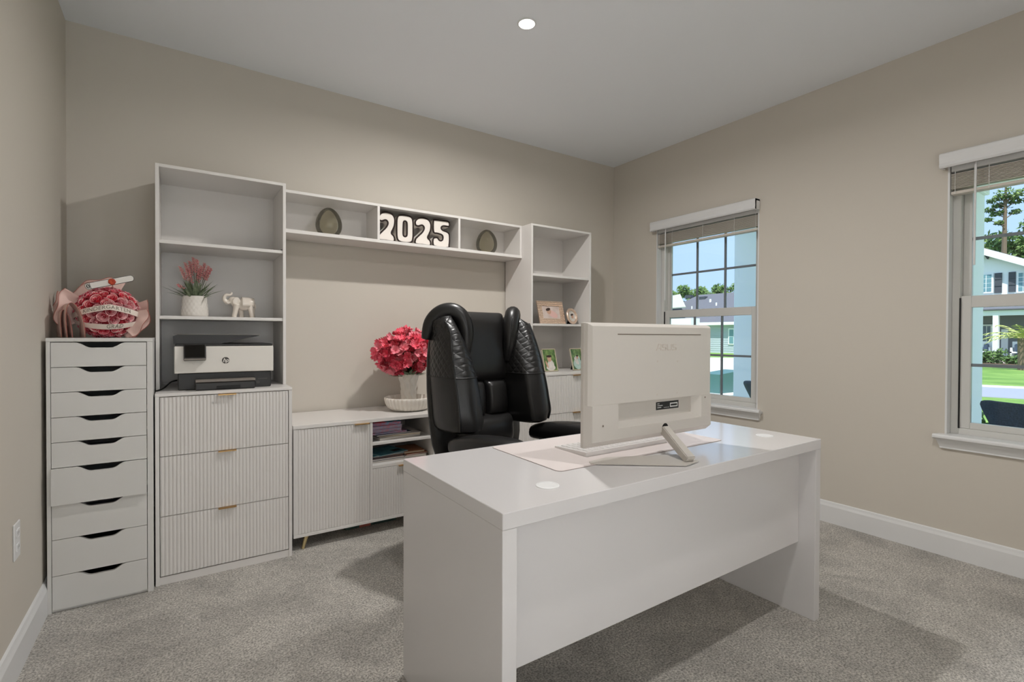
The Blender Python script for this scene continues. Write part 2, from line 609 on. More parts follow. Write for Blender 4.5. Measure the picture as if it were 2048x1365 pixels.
# ------------------------------------------------------------------ fluted fronts
def fluted(x0, x1, z0, z1, y, pitch=0.0155, depth=0.0036, th=0.016):
    """wave-profile front seen from -y; border of the board is plain"""
    nrib = max(1, round((x1 - x0) / pitch))
    p = (x1 - x0) / nrib
    top = []
    for i in range(nrib):
        for f, d in ((0.0, 1.0), (0.10, 0.92), (0.22, 0.35), (0.38, 0.05), (0.5, 0.0), (0.62, 0.05), (0.78, 0.35), (0.90, 0.92)):
            top.append((x0 + (i + f) * p, y + depth * d))
    top.append((x1, y + depth))
    poly = top + [(x1, y + th), (x0, y + th)]
    return G().prism(poly, 'z', z0, z1)

def tab_pull(x, z, y, parent, w=0.078):
    g = G()
    g.box(x - w / 2, x + w / 2, y - 0.016, y + 0.004, z + 0.0002, z + 0.0022, 0.0005)
    g.box(x - w / 2, x + w / 2, y - 0.016, y - 0.0142, z - 0.0035, z + 0.0022, 0.0005)
    g.build('tab_handle', 'gold', parent)

def drawer_cabinet(x0, x1, label):
    y0, zt = -0.55, 0.90
    t = thing('drawer_cabinet', label, 'cabinet', ((x0 + x1) / 2, -0.29, 0), group='fluted three-drawer cabinets at both ends of the wall unit')
    g = G()
    g.box(x0, x0 + 0.016, y0, -0.02, 0, zt - 0.015, 0.0008).box(x1 - 0.016, x1, y0, -0.02, 0, zt - 0.015, 0.0008)
    g.box(x0 + 0.016, x1 - 0.016, -0.03, -0.02, 0.02, zt - 0.015)
    g.build('carcass', 'laminate', t)
    G().box(x0 + 0.016, x1 - 0.016, y0 + 0.004, y0 + 0.018, 0.0, 0.036).build('plinth', 'laminate', t)
    G().box(x0 - 0.0005, x1 + 0.0005, y0 - 0.001, -0.02, zt - 0.015, zt, 0.0012).build('top_panel', 'laminate', t)
    zs = [0.8835, 0.6035, 0.321, 0.040]
    for k in range(3):
        a, b_ = zs[k + 1] + 0.0015, zs[k] - 0.0015
        d = fluted(x0 + 0.0185, x1 - 0.0185, a, b_, y0).build('drawer', 'laminate', t)
        tab_pull((x0 + x1) / 2 - 0.004, b_, y0, d)
    return t
drawer_cabinet(0.3816, 0.9715, 'white fluted three-drawer cabinet under the printer')
drawer_cabinet(2.668, 3.262, 'white fluted three-drawer cabinet under the small picture frames')

def bookcase(x0, x1, label):
    y0, yb, z0, z1 = -0.374, -0.02, 0.9005, 2.02
    p = 0.0155
    t = thing('bookcase', label, 'bookcase', ((x0 + x1) / 2, -0.2, z0), group='open bookcases standing on the fluted cabinets')
    for a in (x0, x1 - p):
        G().box(a, a + p, y0, yb, z0, z1, 0.0008).build('side_panel', 'laminate', t)
    G().box(x0 + p, x1 - p, y0, yb, z1 - p, z1 - 0.0002, 0.0008).build('top_panel', 'laminate', t)
    for z in (1.630, 1.2535):
        G().box(x0 + p, x1 - p, y0 + 0.006, yb - 0.008, z, z + 0.0165, 0.0008).build('shelf', 'laminate', t)
    G().box(x0 + p, x1 - p, yb - 0.008, yb, z0, z1 - p).build('back_panel', 'laminate', t)
    return t
bcl = bookcase(0.3795, 0.9715, 'tall white bookcase holding the printer, elephant and lavender pot')
G().box(0.946, 0.9555, -0.366, -0.355, 1.6465, 1.652, 0.001).build('shelf_pin', 'black_plastic', bcl)
bookcase(2.666, 3.270, 'white bookcase with picture frames beside the corner')

# ------------------------------------------------------------------ bridge shelf
bx0, bx1, by0, bz0, bz1 = 0.9735, 2.664, -0.25, 1.772, 2.022
t = thing('bridge_shelf', 'long white three-bay shelf bridging the two bookcases', 'shelf', ((bx0 + bx1) / 2, -0.13, bz0))
G().box(bx0, bx1, by0, -0.012, bz1 - 0.0165, bz1, 0.0008).build('top_panel', 'laminate', t)
G().box(bx0, bx1, by0 - 0.004, -0.012, bz0, bz0 + 0.0205, 0.0008).build('bottom_panel', 'laminate', t)
for a in (bx0 + 0.0003, 1.5335, 2.1165, bx1 - 0.0163):
    G().box(a, a + 0.016, by0, -0.012, bz0 + 0.0205, bz1 - 0.0165, 0.0008).build('divider', 'laminate', t)
G().box(bx0 + 0.016, bx1 - 0.016, -0.02, -0.012, bz0 + 0.0205, bz1 - 0.0165).build('back_panel', 'laminate', t)

# ------------------------------------------------------------------ console
x0, x1, y0 = 0.984, 2.652, -0.508
t = thing('console_cabinet', 'low white console with fluted doors and open paper shelves', 'console', ((x0 + x1) / 2, -0.27, 0))
G().box(x0, x1, y0 - 0.002, -0.018, 0.664, 0.684, 0.001).build('top_panel', 'laminate', t)
g = G()
g.box(x0 + 0.002, x0 + 0.016, y0, -0.018, 0.078, 0.664, 0.0006).box(x1 - 0.016, x1 - 0.002, y0, -0.018, 0.078, 0.664, 0.0006)
g.box(x0 + 0.016, x1 - 0.016, -0.03, -0.018, 0.09, 0.664)
g.build('carcass', 'laminate', t)
G().box(x0 + 0.002, x1 - 0.002, y0 - 0.001, -0.018, 0.072, 0.0885, 0.0006).build('bottom_panel', 'laminate', t)
for a in (1.4035, 1.809, 2.2165):
    G().box(a, a + 0.0155, y0 + 0.001, -0.03, 0.0885, 0.664, 0.0006).build('divider', 'laminate', t)
for a, b_ in ((1.419, 1.809), (1.8245, 2.2165)):
    G().box(a, b_, y0 + 0.003, -0.03, 0.389, 0.406, 0.0006).build('compartment_floor', 'laminate', t)
    G().box(a, b_, y0 + 0.012, -0.03, 0.524, 0.5385, 0.0006).build('shelf', 'laminate', t)
    d = fluted(a + 0.001, b_ - 0.001, 0.0905, 0.387, y0).build('drawer', 'laminate', t)
    tab_pull((a + b_) / 2, 0.387, y0, d)
for a, b_, hx in ((x0 + 0.008, 1.402, 1.355), (2.234, x1 - 0.008, 2.29)):
    d = fluted(a, b_, 0.0905, 0.6615, y0).build('door', 'laminate', t)
    tab_pull(hx, 0.6615, y0, d, 0.085)
for x in (x0 + 0.075, (x0 + x1) / 2, x1 - 0.075):
    for y in (y0 + 0.03, -0.08):
        s = -1 if x < 1.5 else (1 if x > 2.2 else 0)
        G().tube([(x, y, 0.0725), (x + s * 0.022, y - 0.008, 0.0)], [0.0125, 0.0085], 12).build('leg', 'champagne', t, smooth=True, auto=40)
# cam-lock hole inside the open bay
G().cyl((1.8091, -0.44, 0.633), (1.8086, -0.44, 0.633), 0.006, 12).build('cam_lock', 'dark_void', t)

# ------------------------------------------------------------------ desk
x0, x1, y0, y1, zt = 1.115, 2.691, -2.388, -1.757, 0.752
t = thing('desk', 'white panel-leg office desk with a glossy top and modesty panel', 'desk', ((x0 + x1) / 2, (y0 + y1) / 2, 0))
G().box(x0, x1, y0, y1, zt - 0.041, zt, 0.0015).build('desktop', 'desk_gloss', t)
G().box(x0 + 0.0005, x0 + 0.043, y0 + 0.001, y1 - 0.001, 0, zt - 0.0412, 0.0012).build('leg_panel', 'desk_gloss', t)
G().box(x1 - 0.040, x1 - 0.0005, y0 + 0.001, y1 - 0.001, 0, zt - 0.0412, 0.0012).build('leg_panel', 'desk_gloss', t)
G().box(x0 + 0.043, x1 - 0.040, -2.320, -2.302, 0.309, zt - 0.0412, 0.0005).build('modesty_panel', 'desk_gloss', t)
for cx_, cy_ in ((1.343, -2.269), (2.558, -2.222)):
    G().lathe([(0.034, 0), (0.034, 0.0016), (0.032, 0.0026), (0.0285, 0.0026), (0.028, 0.0019), (0.001, 0.0019)], (cx_, cy_, zt), 40).build('grommet_cap', 'trim_white', t, smooth=True, auto=30)
ZD = 0.752
# ------------------------------------------------------------------ desk mat
mat('mat_leather', S(224, 214, 211), 0.45, bump=(300, 0.1, 0.0004))
mat('mat_edge', S(150, 138, 134), 0.6)
def rrect(x0, x1, y0, y1, r, n=6):
    pts = []
    for cx_, cy_, a0 in ((x1 - r, y1 - r, 0), (x0 + r, y1 - r, 90), (x0 + r, y0 + r, 180), (x1 - r, y0 + r, 270)):
        for k in range(n + 1):
            a = math.radians(a0 + 90 * k / n)
            pts.append((cx_ + r * math.cos(a), cy_ + r * math.sin(a)))
    return pts
t = thing('desk_mat', 'thin pale blush desk mat lying under the keyboard', 'desk mat', (1.89, -1.97, ZD))
G().prism(rrect(1.457, 2.322, -2.182, -1.772, 0.022), 'z', ZD + 0.0001, ZD + 0.0014).build('mat_base', 'mat_edge', t)
G().prism(rrect(1.4585, 2.3205, -2.1805, -1.7735, 0.021), 'z', ZD + 0.0014, ZD + 0.002).build('mat_surface', 'mat_leather', t)

# ------------------------------------------------------------------ keyboard
mat('key_white', S(232, 228, 226), 0.45)
KX0, KX1, KY0, KY1 = 1.655, 2.085, -2.088, -1.915
t = thing('keyboard', 'slim white keyboard lying on the desk mat behind the monitor', 'keyboard', (1.87, -2.0, ZD + 0.002))
prof = [(KY0, ZD + 0.0021), (KY1, ZD + 0.0021), (KY1, ZD + 0.008), (KY0, ZD + 0.017)]
G().prism([(p[0], p[1]) for p in prof], 'x', KX0, KX1).build('case', 'key_white', t)
kp = None
for r in range(5):
    for c in range(15):
        w = 0.0235
        x = KX0 + 0.018 + c * 0.0272
        y = KY0 + 0.014 + r * 0.030
        z = ZD + 0.0172 - (y - KY0) / 0.173 * 0.009
        if kp is None:
            g = G()
            g.box(-w / 2, w / 2, -0.0125, 0.0125, 0, 0.0028, 0.001)
            kp = g.build('key', 'key_white', t, local=True)
            kp.location = (x + w / 2 - 1.87, y + 0.0125 + 2.0, z - ZD - 0.002 - 0.001)
        else:
            linked(kp, 'key', t, Matrix.Translation((x + w / 2 - 1.87, y + 0.0125 + 2.0, z - ZD - 0.002 - 0.001)))

# ------------------------------------------------------------------ all-in-one computer
mat('aio_white', S(203, 197, 190), 0.35)
mat('aio_emboss', S(198, 188, 178), 0.35)
mat('aio_slot', S(120, 108, 98), 0.6)
mat('screen_black', S(12, 12, 14), 0.1)
mat('label_black', S(25, 25, 25), 0.5)
mat('label_white', S(220, 220, 218), 0.6)
t = thing('desktop_computer', 'off-white all-in-one computer seen from behind, standing on the desk', 'computer', (1.9, -2.2, ZD))
MX0, MX1, MZ0, MZ1 = 1.577, 2.236, 0.806, 1.222
MY = -2.186                                       # back surface of the upper shell
g = G()                                           # thin panel
g.box(MX0, MX1, MY + 0.024, MY + 0.042, MZ0, MZ1, 0.003, 2)
g.build('display_frame', 'aio_white', t)
G().box(MX0 + 0.008, MX1 - 0.008, MY + 0.0420, MY + 0.0435, MZ0 + 0.05, MZ1 - 0.008).build('screen', 'screen_black', t)
# upper back shell: tapers to the edges
def ring(x0, x1, z0, z1, y):
    return [(x0, y, z0), (x1, y, z0), (x1, y, z1), (x0, y, z1)]
zs = 0.948
g = G()
g.loft([ring(MX0 + 0.001, MX1 - 0.001, zs, MZ1 - 0.001, MY + 0.025), ring(MX0 + 0.004, MX1 - 0.004, zs, MZ1 - 0.004, MY + 0.012), ring(MX0 + 0.014, MX1 - 0.014, zs, MZ1 - 0.012, MY)])
g.build('rear_cover', 'aio_white', t)
# lower housing with recess (built from blocks round the recess)
RX0, RX1, RZ0, RZ1 = 1.708, 2.163, 0.868, 0.945
LY = MY - 0.003
def tap(x0, x1, z0, z1):
    return G().loft([ring(x0, x1, z0, z1, MY + 0.025), ring(x0, x1, z0, z1, LY)])
g = G()
bl = []
g.loft([ring(MX0 + 0.001, RX0, MZ0 + 0.002, zs, MY + 0.025), [(MX0 + 0.012, LY, MZ0 + 0.022), (RX0, LY, MZ0 + 0.022), (RX0, LY, zs), (MX0 + 0.012, LY, zs)]])
g.loft([ring(RX1, MX1 - 0.001, MZ0 + 0.002, zs, MY + 0.025), [(RX1, LY, MZ0 + 0.022), (MX1 - 0.012, LY, MZ0 + 0.022), (MX1 - 0.012, LY, zs), (RX1, LY, zs)]])
g.loft([ring(RX0, RX1, MZ0 + 0.002, RZ0, MY + 0.025), [(RX0, LY, MZ0 + 0.022), (RX1, LY, MZ0 + 0.022), (RX1, LY, RZ0 - 0.004), (RX0, LY, RZ0 - 0.004)]])
g.build('lower_housing', 'aio_white', t)
g = G()      # sloped inside faces of the recess
ry = MY + 0.0235
g.poly([(RX0, LY, RZ0 - 0.004), (RX1, LY, RZ0 - 0.004), (RX1 - 0.02, ry, RZ0 + 0.014), (RX0 + 0.004, ry, RZ0 + 0.014)])
g.poly([(RX1, LY, RZ0 - 0.004), (RX1, LY, RZ1 + 0.003), (RX1 - 0.03, ry, RZ1 + 0.003), (RX1 - 0.03, ry, RZ0 + 0.014)])
g.poly([(RX0, ry, RZ0), (RX1, ry, RZ0), (RX1, ry, RZ1 + 0.003), (RX0, ry, RZ1 + 0.003)])
g.build('port_recess', 'aio_white', t)
G().box(1.706, 2.160, MY - 0.0008, MY + 0.0005, 1.1815, 1.1850).build('vent_slot', 'aio_slot', t)
XR = Matrix.Rotation(pi / 2, 4, 'X')
def word(body, size, x, z, y, material, parent, name='lettering', **k):
    vs, fs = text_geo(body, size, **k)
    g = G()
    g.mesh_data(vs, fs, Matrix.Translation((x, y, z)) @ XR)
    return g.build(name, material, parent)
# raised maker's mark: slashed A, then angular letters
g = G()
lx, lz, lh = 1.902, 1.1255, 0.022
def bar(x0, z0, x1, z1, th=0.0032):
    d = Vector((x1 - x0, z1 - z0)).normalized()
    nn = Vector((-d.y, d.x)) * th / 2
    p = [(x0 + nn.x, z0 + nn.y), (x1 + nn.x, z1 + nn.y), (x1 - nn.x, z1 - nn.y), (x0 - nn.x, z0 - nn.y)]
    g.loft([[(q[0], MY - 0.0009, q[1]) for q in p], [(q[0], MY + 0.001, q[1]) for q in p]])
def bars(pts):
    for a, b_ in zip(pts, pts[1:]):
        bar(lx + a[0] * lh, lz + a[1] * lh, lx + b_[0] * lh, lz + b_[1] * lh)
bars([(0, 0), (0.55, 1), (1.15, 1), (1.15, 0)])
bars([(0.62, 0.38), (1.15, 0.38)])
bars([(2.45, 0.95), (1.6, 0.95), (1.5, 0.72), (1.6, 0.52), (2.35, 0.48), (2.45, 0.26), (2.35, 0.07), (1.45, 0.07)])
bars([(2.8, 1), (2.8, 0.2), (2.95, 0.07), (3.6, 0.07), (3.75, 0.2), (3.75, 1)])
bars([(5.05, 0.95), (4.2, 0.95), (4.1, 0.72), (4.2, 0.52), (4.95, 0.48), (5.05, 0.26), (4.95, 0.07), (4.05, 0.07)])
g.build('maker_mark', 'aio_emboss', t)
for u, v in ((1315, 723), (1355, 723), (1314, 790), (1354, 786)):
    p = px(u, v, y=MY)
    G().cyl((p.x, MY - 0.0004, p.z), (p.x, MY + 0.001, p.z), 0.0032, 12).build('mount_hole_cap', 'aio_emboss', t)
for u, v in ((1206, 853), (1410, 795)):
    p = px(u, v, y=LY)
    G().cyl((p.x, LY - 0.0008, p.z), (p.x, LY + 0.001, p.z), 0.0035, 12).build('screw', 'aio_slot', t)
lb = G().box(1.930, 2.058, ry - 0.0008, ry, 0.905, 0.934, 0.0).build('rating_label', 'label_black', t)
g = G()
g.box(2.008, 2.052, ry - 0.0011, ry - 0.0008, 0.911, 0.927)
for k in range(3):
    g.box(1.936, 1.936 + (0.012, 0.030, 0.022)[k], ry - 0.0011, ry - 0.0008, 0.926 - k * 0.007, 0.9285 - k * 0.007)
for k in range(4):
    g.box(1.974 + k * 0.008, 1.977 + k * 0.008, ry - 0.0011, ry - 0.0008, 0.910, 0.913)
g.build('label_print', 'label_white', lb)
g = G()
g.box(2.012, 2.048, ry - 0.0013, ry - 0.0011, 0.9155, 0.9225)
g.build('barcode', 'label_black', lb)
# stand
a = Vector((1.948, LY + 0.002, 0.836))
b_ = Vector((1.893, -2.338, ZD + 0.006))
d = (b_ - a).normalized()
side = Vector((0.93, -0.30, 0)).normalized()
up = d.cross(side).normalized()
secs = []
for q, w, h in ((a, 0.014, 0.017), (b_, 0.017, 0.019)):
    secs.append([q + side * sx * w + up * sz * h for sx, sz in ((-1, -1), (1, -1), (1, 1), (-1, 1))])
g = G()
g.loft(secs)
for v in g.bm.verts:
    if v.co.z < ZD + 0.0006:
        v.co.z = ZD + 0.0006
bmesh.ops.bevel(g.bm, geom=list(g.bm.edges), offset=0.003, segments=2, affect='EDGES')
for v in g.bm.verts:
    v.co.z = max(v.co.z, ZD + 0.0006)
g.build('stand_leg', 'aio_white', t)
G().cyl((1.949, LY - 0.0006, 0.843), (1.949, LY + 0.004, 0.843), 0.0165, 24).build('stand_socket', 'dark_void', t)
base = [(1.600, -2.172), (1.612, -2.150), (1.700, -2.140), (1.955, -2.250), (1.930, -2.345), (1.845, -2.358)]
G().prism(base, 'z', ZD + 0.0021, ZD + 0.0056).build('stand_base', 'aio_white', t)

# ------------------------------------------------------------------ office chair (front is local -y)
m = mat('black_leather', S(27, 26, 26), 0.36, spec=0.5, bump=(140, 0.18, 0.0012))
mat('black_piping', S(16, 16, 16), 0.4)
m = mat('quilted_leather', S(29, 28, 28), 0.34, spec=0.5)
n = m.node_tree.nodes
l = m.node_tree.links
tcq = n.new('ShaderNodeTexCoord')
hs = []
for ang in (45, -45):
    mp_ = n.new('ShaderNodeMapping')
    mp_.inputs['Rotation'].default_value = (math.radians(ang), 0, 0)
    wv = n.new('ShaderNodeTexWave')
    wv.wave_type = 'BANDS'
    wv.bands_direction = 'Z'
    wv.inputs['Scale'].default_value = 11
    l.new(tcq.outputs['Object'], mp_.inputs[0])
    l.new(mp_.outputs[0], wv.inputs['Vector'])
    pw = n.new('ShaderNodeMath')
    pw.operation = 'POWER'
    pw.inputs[1].default_value = 0.35
    l.new(wv.outputs['Fac'], pw.inputs[0])
    hs.append(pw)
mi = n.new('ShaderNodeMath')
mi.operation = 'MINIMUM'
l.new(hs[0].outputs[0], mi.inputs[0])
l.new(hs[1].outputs[0], mi.inputs[1])
bq = n.new('ShaderNodeBump')
bq.inputs['Strength'].default_value = 0.4
bq.inputs['Distance'].default_value = 0.006
l.new(mi.outputs[0], bq.inputs['Height'])
l.new(bq.outputs[0], n['Principled BSDF'].inputs['Normal'])

CHX, CHY, CHR = 1.824, -1.16, math.radians(9)
t = thing('office_chair', 'black leather executive chair with padded wings pulled up behind the desk', 'chair', (CHX, CHY, 0), CHR)
def capsule(A, B, th, z, n=16, flat=0.8):
    """closed rounded section in the xy plane between A and B"""
    A, B = Vector(A), Vector(B)
    d = (B - A)
    L = d.length / 2 + 1e-6
    d.normalize()
    nn = Vector((-d.y, d.x))
    c = (A + B) / 2
    out = []
    for k in range(n):
        a = 2 * pi * k / n
        ca, sa = math.cos(a), math.sin(a)
        ex = math.copysign(abs(ca) ** flat, ca)
        ey = math.copysign(abs(sa) ** flat, sa)
        p = c + d * L * ex + nn * th * ey
        out.append((p.x, p.y, z))
    return out
# wings: (z, outer x, y outer front, y inner front, inner front x)
WG = [(0.712, 0.285, -0.115, -0.125, 0.185), (0.728, 0.303, -0.150, -0.165, 0.170), (0.775, 0.310, -0.158, -0.165, 0.165), (0.84, 0.310, -0.145, -0.150, 0.165), (0.91, 0.309, -0.130, -0.135, 0.165), (0.975, 0.308, -0.112, -0.115, 0.166)]
WU = [(0.975, 0.308, -0.112, -0.115, 0.166), (1.05, 0.304, -0.092, -0.085, 0.168), (1.12, 0.297, -0.070, -0.050, 0.172), (1.19, 0.287, -0.046, -0.008, 0.178), (1.245, 0.292, -0.012, 0.030, 0.185), (1.275, 0.265, 0.03, 0.06, 0.195)]
def wing_sec(z, xo, yo, yi, xi, k=1.0):
    rear = 0.165 - 0.06 * (1.0 - min(1, (z - 0.6) / 0.4))
    q = [(xo - 0.030, rear), (xo + 0.004, (rear + yo) / 2 + 0.02), (xo, yo + 0.025), (xo - 0.022, yo), ((xo + xi) / 2, (yo + yi) / 2 - 0.020), (xi + 0.020, yi), (xi - 0.004, yi + 0.03), (xi - 0.022, 0.045), (xi - 0.02, 0.085), ((xo + xi) / 2, rear + 0.02)]
    c = Vector((sum(p[0] for p in q) / len(q), sum(p[1] for p in q) / len(q)))
    out = cat_rom([c + (Vector(p) - c) * k for p in q], 3)
    return [(p.x, p.y, z) for p in out]
for s in (-1, 1):
    def mir(sec):
        return [(s * p[0], p[1], p[2]) for p in sec]
    w = G().loft([mir(wing_sec(*r)) for r in WG]).build('side_wing', 'black_leather', t, local=True, smooth=True, auto=50)
    u = G().loft([mir(wing_sec(*r, 1.015)) for r in WU] + [mir([(0.22 + (p[0] - 0.22) * 0.4, 0.10 + (p[1] - 0.10) * 0.4, 1.285) for p in wing_sec(*WU[-1])])]).build('quilted_wing', 'quilted_leather', t, local=True, smooth=True, auto=50)
    loop = [Vector(p) for p in mir(wing_sec(*WG[-1], 1.02))]
    G().tube(loop + loop[:1], 0.0028, 6).build('seam', 'black_piping', w, local=True, smooth=True)
    edge = [Vector((s * (r[1] - 0.006), r[2] + 0.006, r[0])) for r in WG[1:] + WU[1:-1]]
    G().tube(cat_rom(edge, 5, False), 0.005, 8).build('piping', 'black_piping', w, local=True, smooth=True)
    # rolled head cushion
    hp = [(0.292, 0.15, 1.16), (0.285, 0.125, 1.24), (0.252, 0.085, 1.290), (0.205, 0.045, 1.300), (0.168, 0.015, 1.265), (0.150, 0.005, 1.20), (0.148, 0.012, 1.12), (0.152, 0.035, 1.04)]
    path = cat_rom([Vector((s * p[0], p[1], p[2])) for p in hp], 5, False)
    rr = [0.016 + 0.025 * math.sin(pi * min(1, max(0, (i + 3) / (len(path) + 4)))) ** 0.7 for i in range(len(path))]
    r = G().tube(path, rr, 14).build('head_roll', 'black_leather', t, local=True, smooth=True)
    pip = [p + Vector((-s * rr[i] * 0.55, -rr[i] * 0.86, rr[i] * 0.1)) for i, p in enumerate(path)][14:]
    G().tube(pip, 0.0032, 6).build('piping', 'black_piping', r, local=True, smooth=True)
def pillow(x0, x1, z0, z1, y, th, curve=0.0, nx=10, nz=12, lean=0.0, e=0.35):
    """cushion standing upright, front bulges to -y"""
    g = G()
    def P(i, j, f):
        a, b = i / nx, j / nz
        ed = (max(0, 1 - abs(2 * a - 1) ** 3.2) * max(0, 1 - abs(2 * b - 1) ** 3.2)) ** e
        x = x0 + (x1 - x0) * a
        z = z0 + (z1 - z0) * b
        yy = y + lean * b + curve * (2 * a - 1) ** 2
        return (x, yy - th * ed if f else yy + 0.02, z)
    A = [[g.bm.verts.new(P(i, j, 1)) for i in range(nx + 1)] for j in range(nz + 1)]
    B = [[g.bm.verts.new(P(i, j, 0)) for i in range(nx + 1)] for j in range(nz + 1)]
    for j in range(nz):
        for i in range(nx):
            g.bm.faces.new((A[j][i], A[j][i + 1], A[j + 1][i + 1], A[j + 1][i]))
            g.bm.faces.new((B[j][i], B[j + 1][i], B[j + 1][i + 1], B[j][i + 1]))
    for j in range(nz):
        g.bm.faces.new((A[j][0], A[j + 1][0], B[j + 1][0], B[j][0]))
        g.bm.faces.new((A[j][nx], B[j][nx], B[j + 1][nx], A[j + 1][nx]))
    for i in range(nx):
        g.bm.faces.new((A[0][i], B[0][i], B[0][i + 1], A[0][i + 1]))
        g.bm.faces.new((A[nz][i], A[nz][i + 1], B[nz][i + 1], B[nz][i]))
    return g
pillow(-0.175, 0.175, 0.925, 1.305, 0.062, 0.050, -0.015, lean=0.04).build('back_cushion', 'black_leather', t, local=True, sub=1)
pillow(-0.155, 0.0, 0.745, 0.945, 0.045, 0.055, lean=0.012).build('lumbar_cushion', 'black_leather', t, local=True, sub=1)
pillow(0.0, 0.155, 0.745, 0.945, 0.045, 0.055, lean=0.012).build('lumbar_cushion', 'black_leather', t, local=True, sub=1)
pillow(-0.18, 0.18, 0.60, 0.765, 0.03, 0.10, lean=0.01).build('lower_back_cushion', 'black_leather', t, local=True, sub=1)
# outer shell of the back
secs = []
for z, hw, y in ((0.50, 0.27, 0.085), (0.62, 0.30, 0.10), (0.80, 0.31, 0.125), (1.0, 0.305, 0.145), (1.15, 0.285, 0.16), (1.24, 0.25, 0.165), (1.275, 0.20, 0.165)):
    secs.append([(hw * sx, y + dy, z) for sx, dy in ((-1, -0.045), (-0.6, -0.06), (0, -0.065), (0.6, -0.06), (1, -0.045), (1.02, -0.005), (0.85, 0.03), (0, 0.045), (-0.85, 0.03), (-1.02, -0.005))])
G().loft(secs).build('back_shell', 'black_leather', t, local=True, sub=1)
# seat
g = G()
secs = []
for k in range(9):
    f = k / 8
    y = -0.43 + f * 0.50
    ed = (1 - abs(2 * f - 1) ** 4) ** 0.5
    hw = 0.235 + 0.03 * ed
    zt_, zb_ = 0.50 + 0.09 * ed, 0.46 - 0.02 * ed
    secs.append([(-hw, y, zb_), (0, y, zb_), (hw, y, zb_), (hw + 0.012, y, (zt_ + zb_) / 2), (hw - 0.01, y, zt_ - 0.012), (0.13, y, zt_), (0, y, zt_ - 0.006), (-0.13, y, zt_), (-hw + 0.01, y, zt_ - 0.012), (-hw - 0.012, y, (zt_ + zb_) / 2)])
g.loft(secs)
g.build('seat_cushion', 'black_leather', t, local=True, sub=1)
# padded arms
for s in (-1, 1):
    secs = []
    for y, z, hw, th in ((-0.03, 0.630, 0.035, 0.03), (-0.07, 0.640, 0.056, 0.045), (-0.20, 0.660, 0.066, 0.052), (-0.36, 0.676, 0.068, 0.052), (-0.47, 0.682, 0.064, 0.048), (-0.515, 0.678, 0.054, 0.040), (-0.535, 0.670, 0.032, 0.025)):
        c = capsule((-hw, 0), (hw, 0), th, 0, 14, 0.75)
        secs.append([(s * 0.270 + p[0], y - 0.015, z + 0.016 + p[1]) for p in c])
    a = G().loft(secs).build('armrest', 'black_leather', t, local=True, sub=1)
    G().tube(cat_rom([(s * 0.275, -0.10, 0.61), (s * 0.29, -0.16, 0.52), (s * 0.29, -0.28, 0.47), (s * 0.28, -0.40, 0.53), (s * 0.275, -0.45, 0.645)], 6, False), 0.017, 10).build('arm_support', 'black_plastic', a, local=True, smooth=True)
# mechanism, gas lift, five-star base
G().box(-0.14, 0.14, -0.32, -0.02, 0.405, 0.438, 0.006).build('tilt_mechanism', 'black_plastic', t, local=True)
G().tube([(0, -0.17, 0.41), (0, -0.17, 0.26), (0, -0.17, 0.255), (0, -0.17, 0.10)], [0.018, 0.018, 0.028, 0.028], 16).build('gas_lift', 'black_plastic', t, local=True, smooth=True, auto=40)
for k in range(5):
    a = math.radians(90 + 72 * k)
    c, s_ = math.cos(a), math.sin(a)
    lg = G().tube([(0.0, -0.17, 0.10), (0.16 * c, -0.17 + 0.16 * s_, 0.098), (0.31 * c, -0.17 + 0.31 * s_, 0.072)], [0.034, 0.026, 0.018], 10).build('base_leg', 'black_plastic', t, local=True, smooth=True)
    q = Vector((0.305 * c, -0.17 + 0.305 * s_, 0.028))
    ax = Vector((-s_, c, 0))
    g = G()
    for sd in (-1, 1):
        g.cyl(q + ax * sd * 0.008, q + ax * sd * 0.026, 0.028, 18)
    g.cyl(q + Vector((0, 0, 0.02)), q + Vector((0, 0, 0.055)), 0.007, 8)
    g.build('caster', 'black_plastic', lg, local=True, smooth=True, auto=40)
# ------------------------------------------------------------------ printer
mat('printer_white', S(232, 227, 219), 0.4)
mat('printer_black', S(36, 34, 33), 0.42, bump=(500, 0.15, 0.0003))
mat('printer_grey', S(128, 120, 112), 0.4)
mat('printer_screen', S(14, 13, 13), 0.08)
ZC = 0.9005
t = thing('printer', 'black and white inkjet printer on the cabinet top inside the bookcase', 'printer', (0.67, -0.3, ZC))
pf = -0.462
G().box(0.470, 0.884, pf + 0.012, -0.10, ZC, 0.985, 0.004).build('base_body', 'printer_black', t)
fp = G().box(0.4555, 0.8935, pf - 0.008, -0.11, 0.9855, 1.118, 0.003).build('front_panel', 'printer_white', t)
G().box(0.460, 0.889, pf - 0.004, -0.115, 1.1185, 1.130, 0.003).build('scanner_lid', 'printer_black', t)
prof = [(0.452, 1.1305), (0.655, 1.1305), (0.735, 1.150), (0.828, 1.171), (0.828, 1.1745), (0.47, 1.1765), (0.450, 1.168)]
fe = G().prism(prof, 'y', pf + 0.02, -0.16).build('document_feeder', 'printer_black', t)
G().prism([(0.452, 1.1765), (0.815, 1.1748), (0.832, 1.1735), (0.832, 1.1775), (0.452, 1.1790)], 'y', pf + 0.016, -0.17).build('feeder_cover', 'printer_grey', fe)
tr = G().box(0.541, 0.803, pf - 0.045, pf + 0.02, ZC + 0.001, 0.940, 0.004).build('paper_tray', 'printer_black', t)
G().box(0.541, 0.803, pf - 0.047, pf + 0.02, 0.9405, 0.953, 0.002).build('tray_lip', 'printer_grey', tr)
G().box(0.63, 0.735, pf - 0.0462, pf - 0.045, ZC + 0.004, 0.921, 0.001).build('tray_grip', 'rubber_black', tr)
Mx = Matrix.Translation((0.54, pf - 0.012, 1.087)) @ Matrix.Rotation(math.radians(-12), 4, 'X')
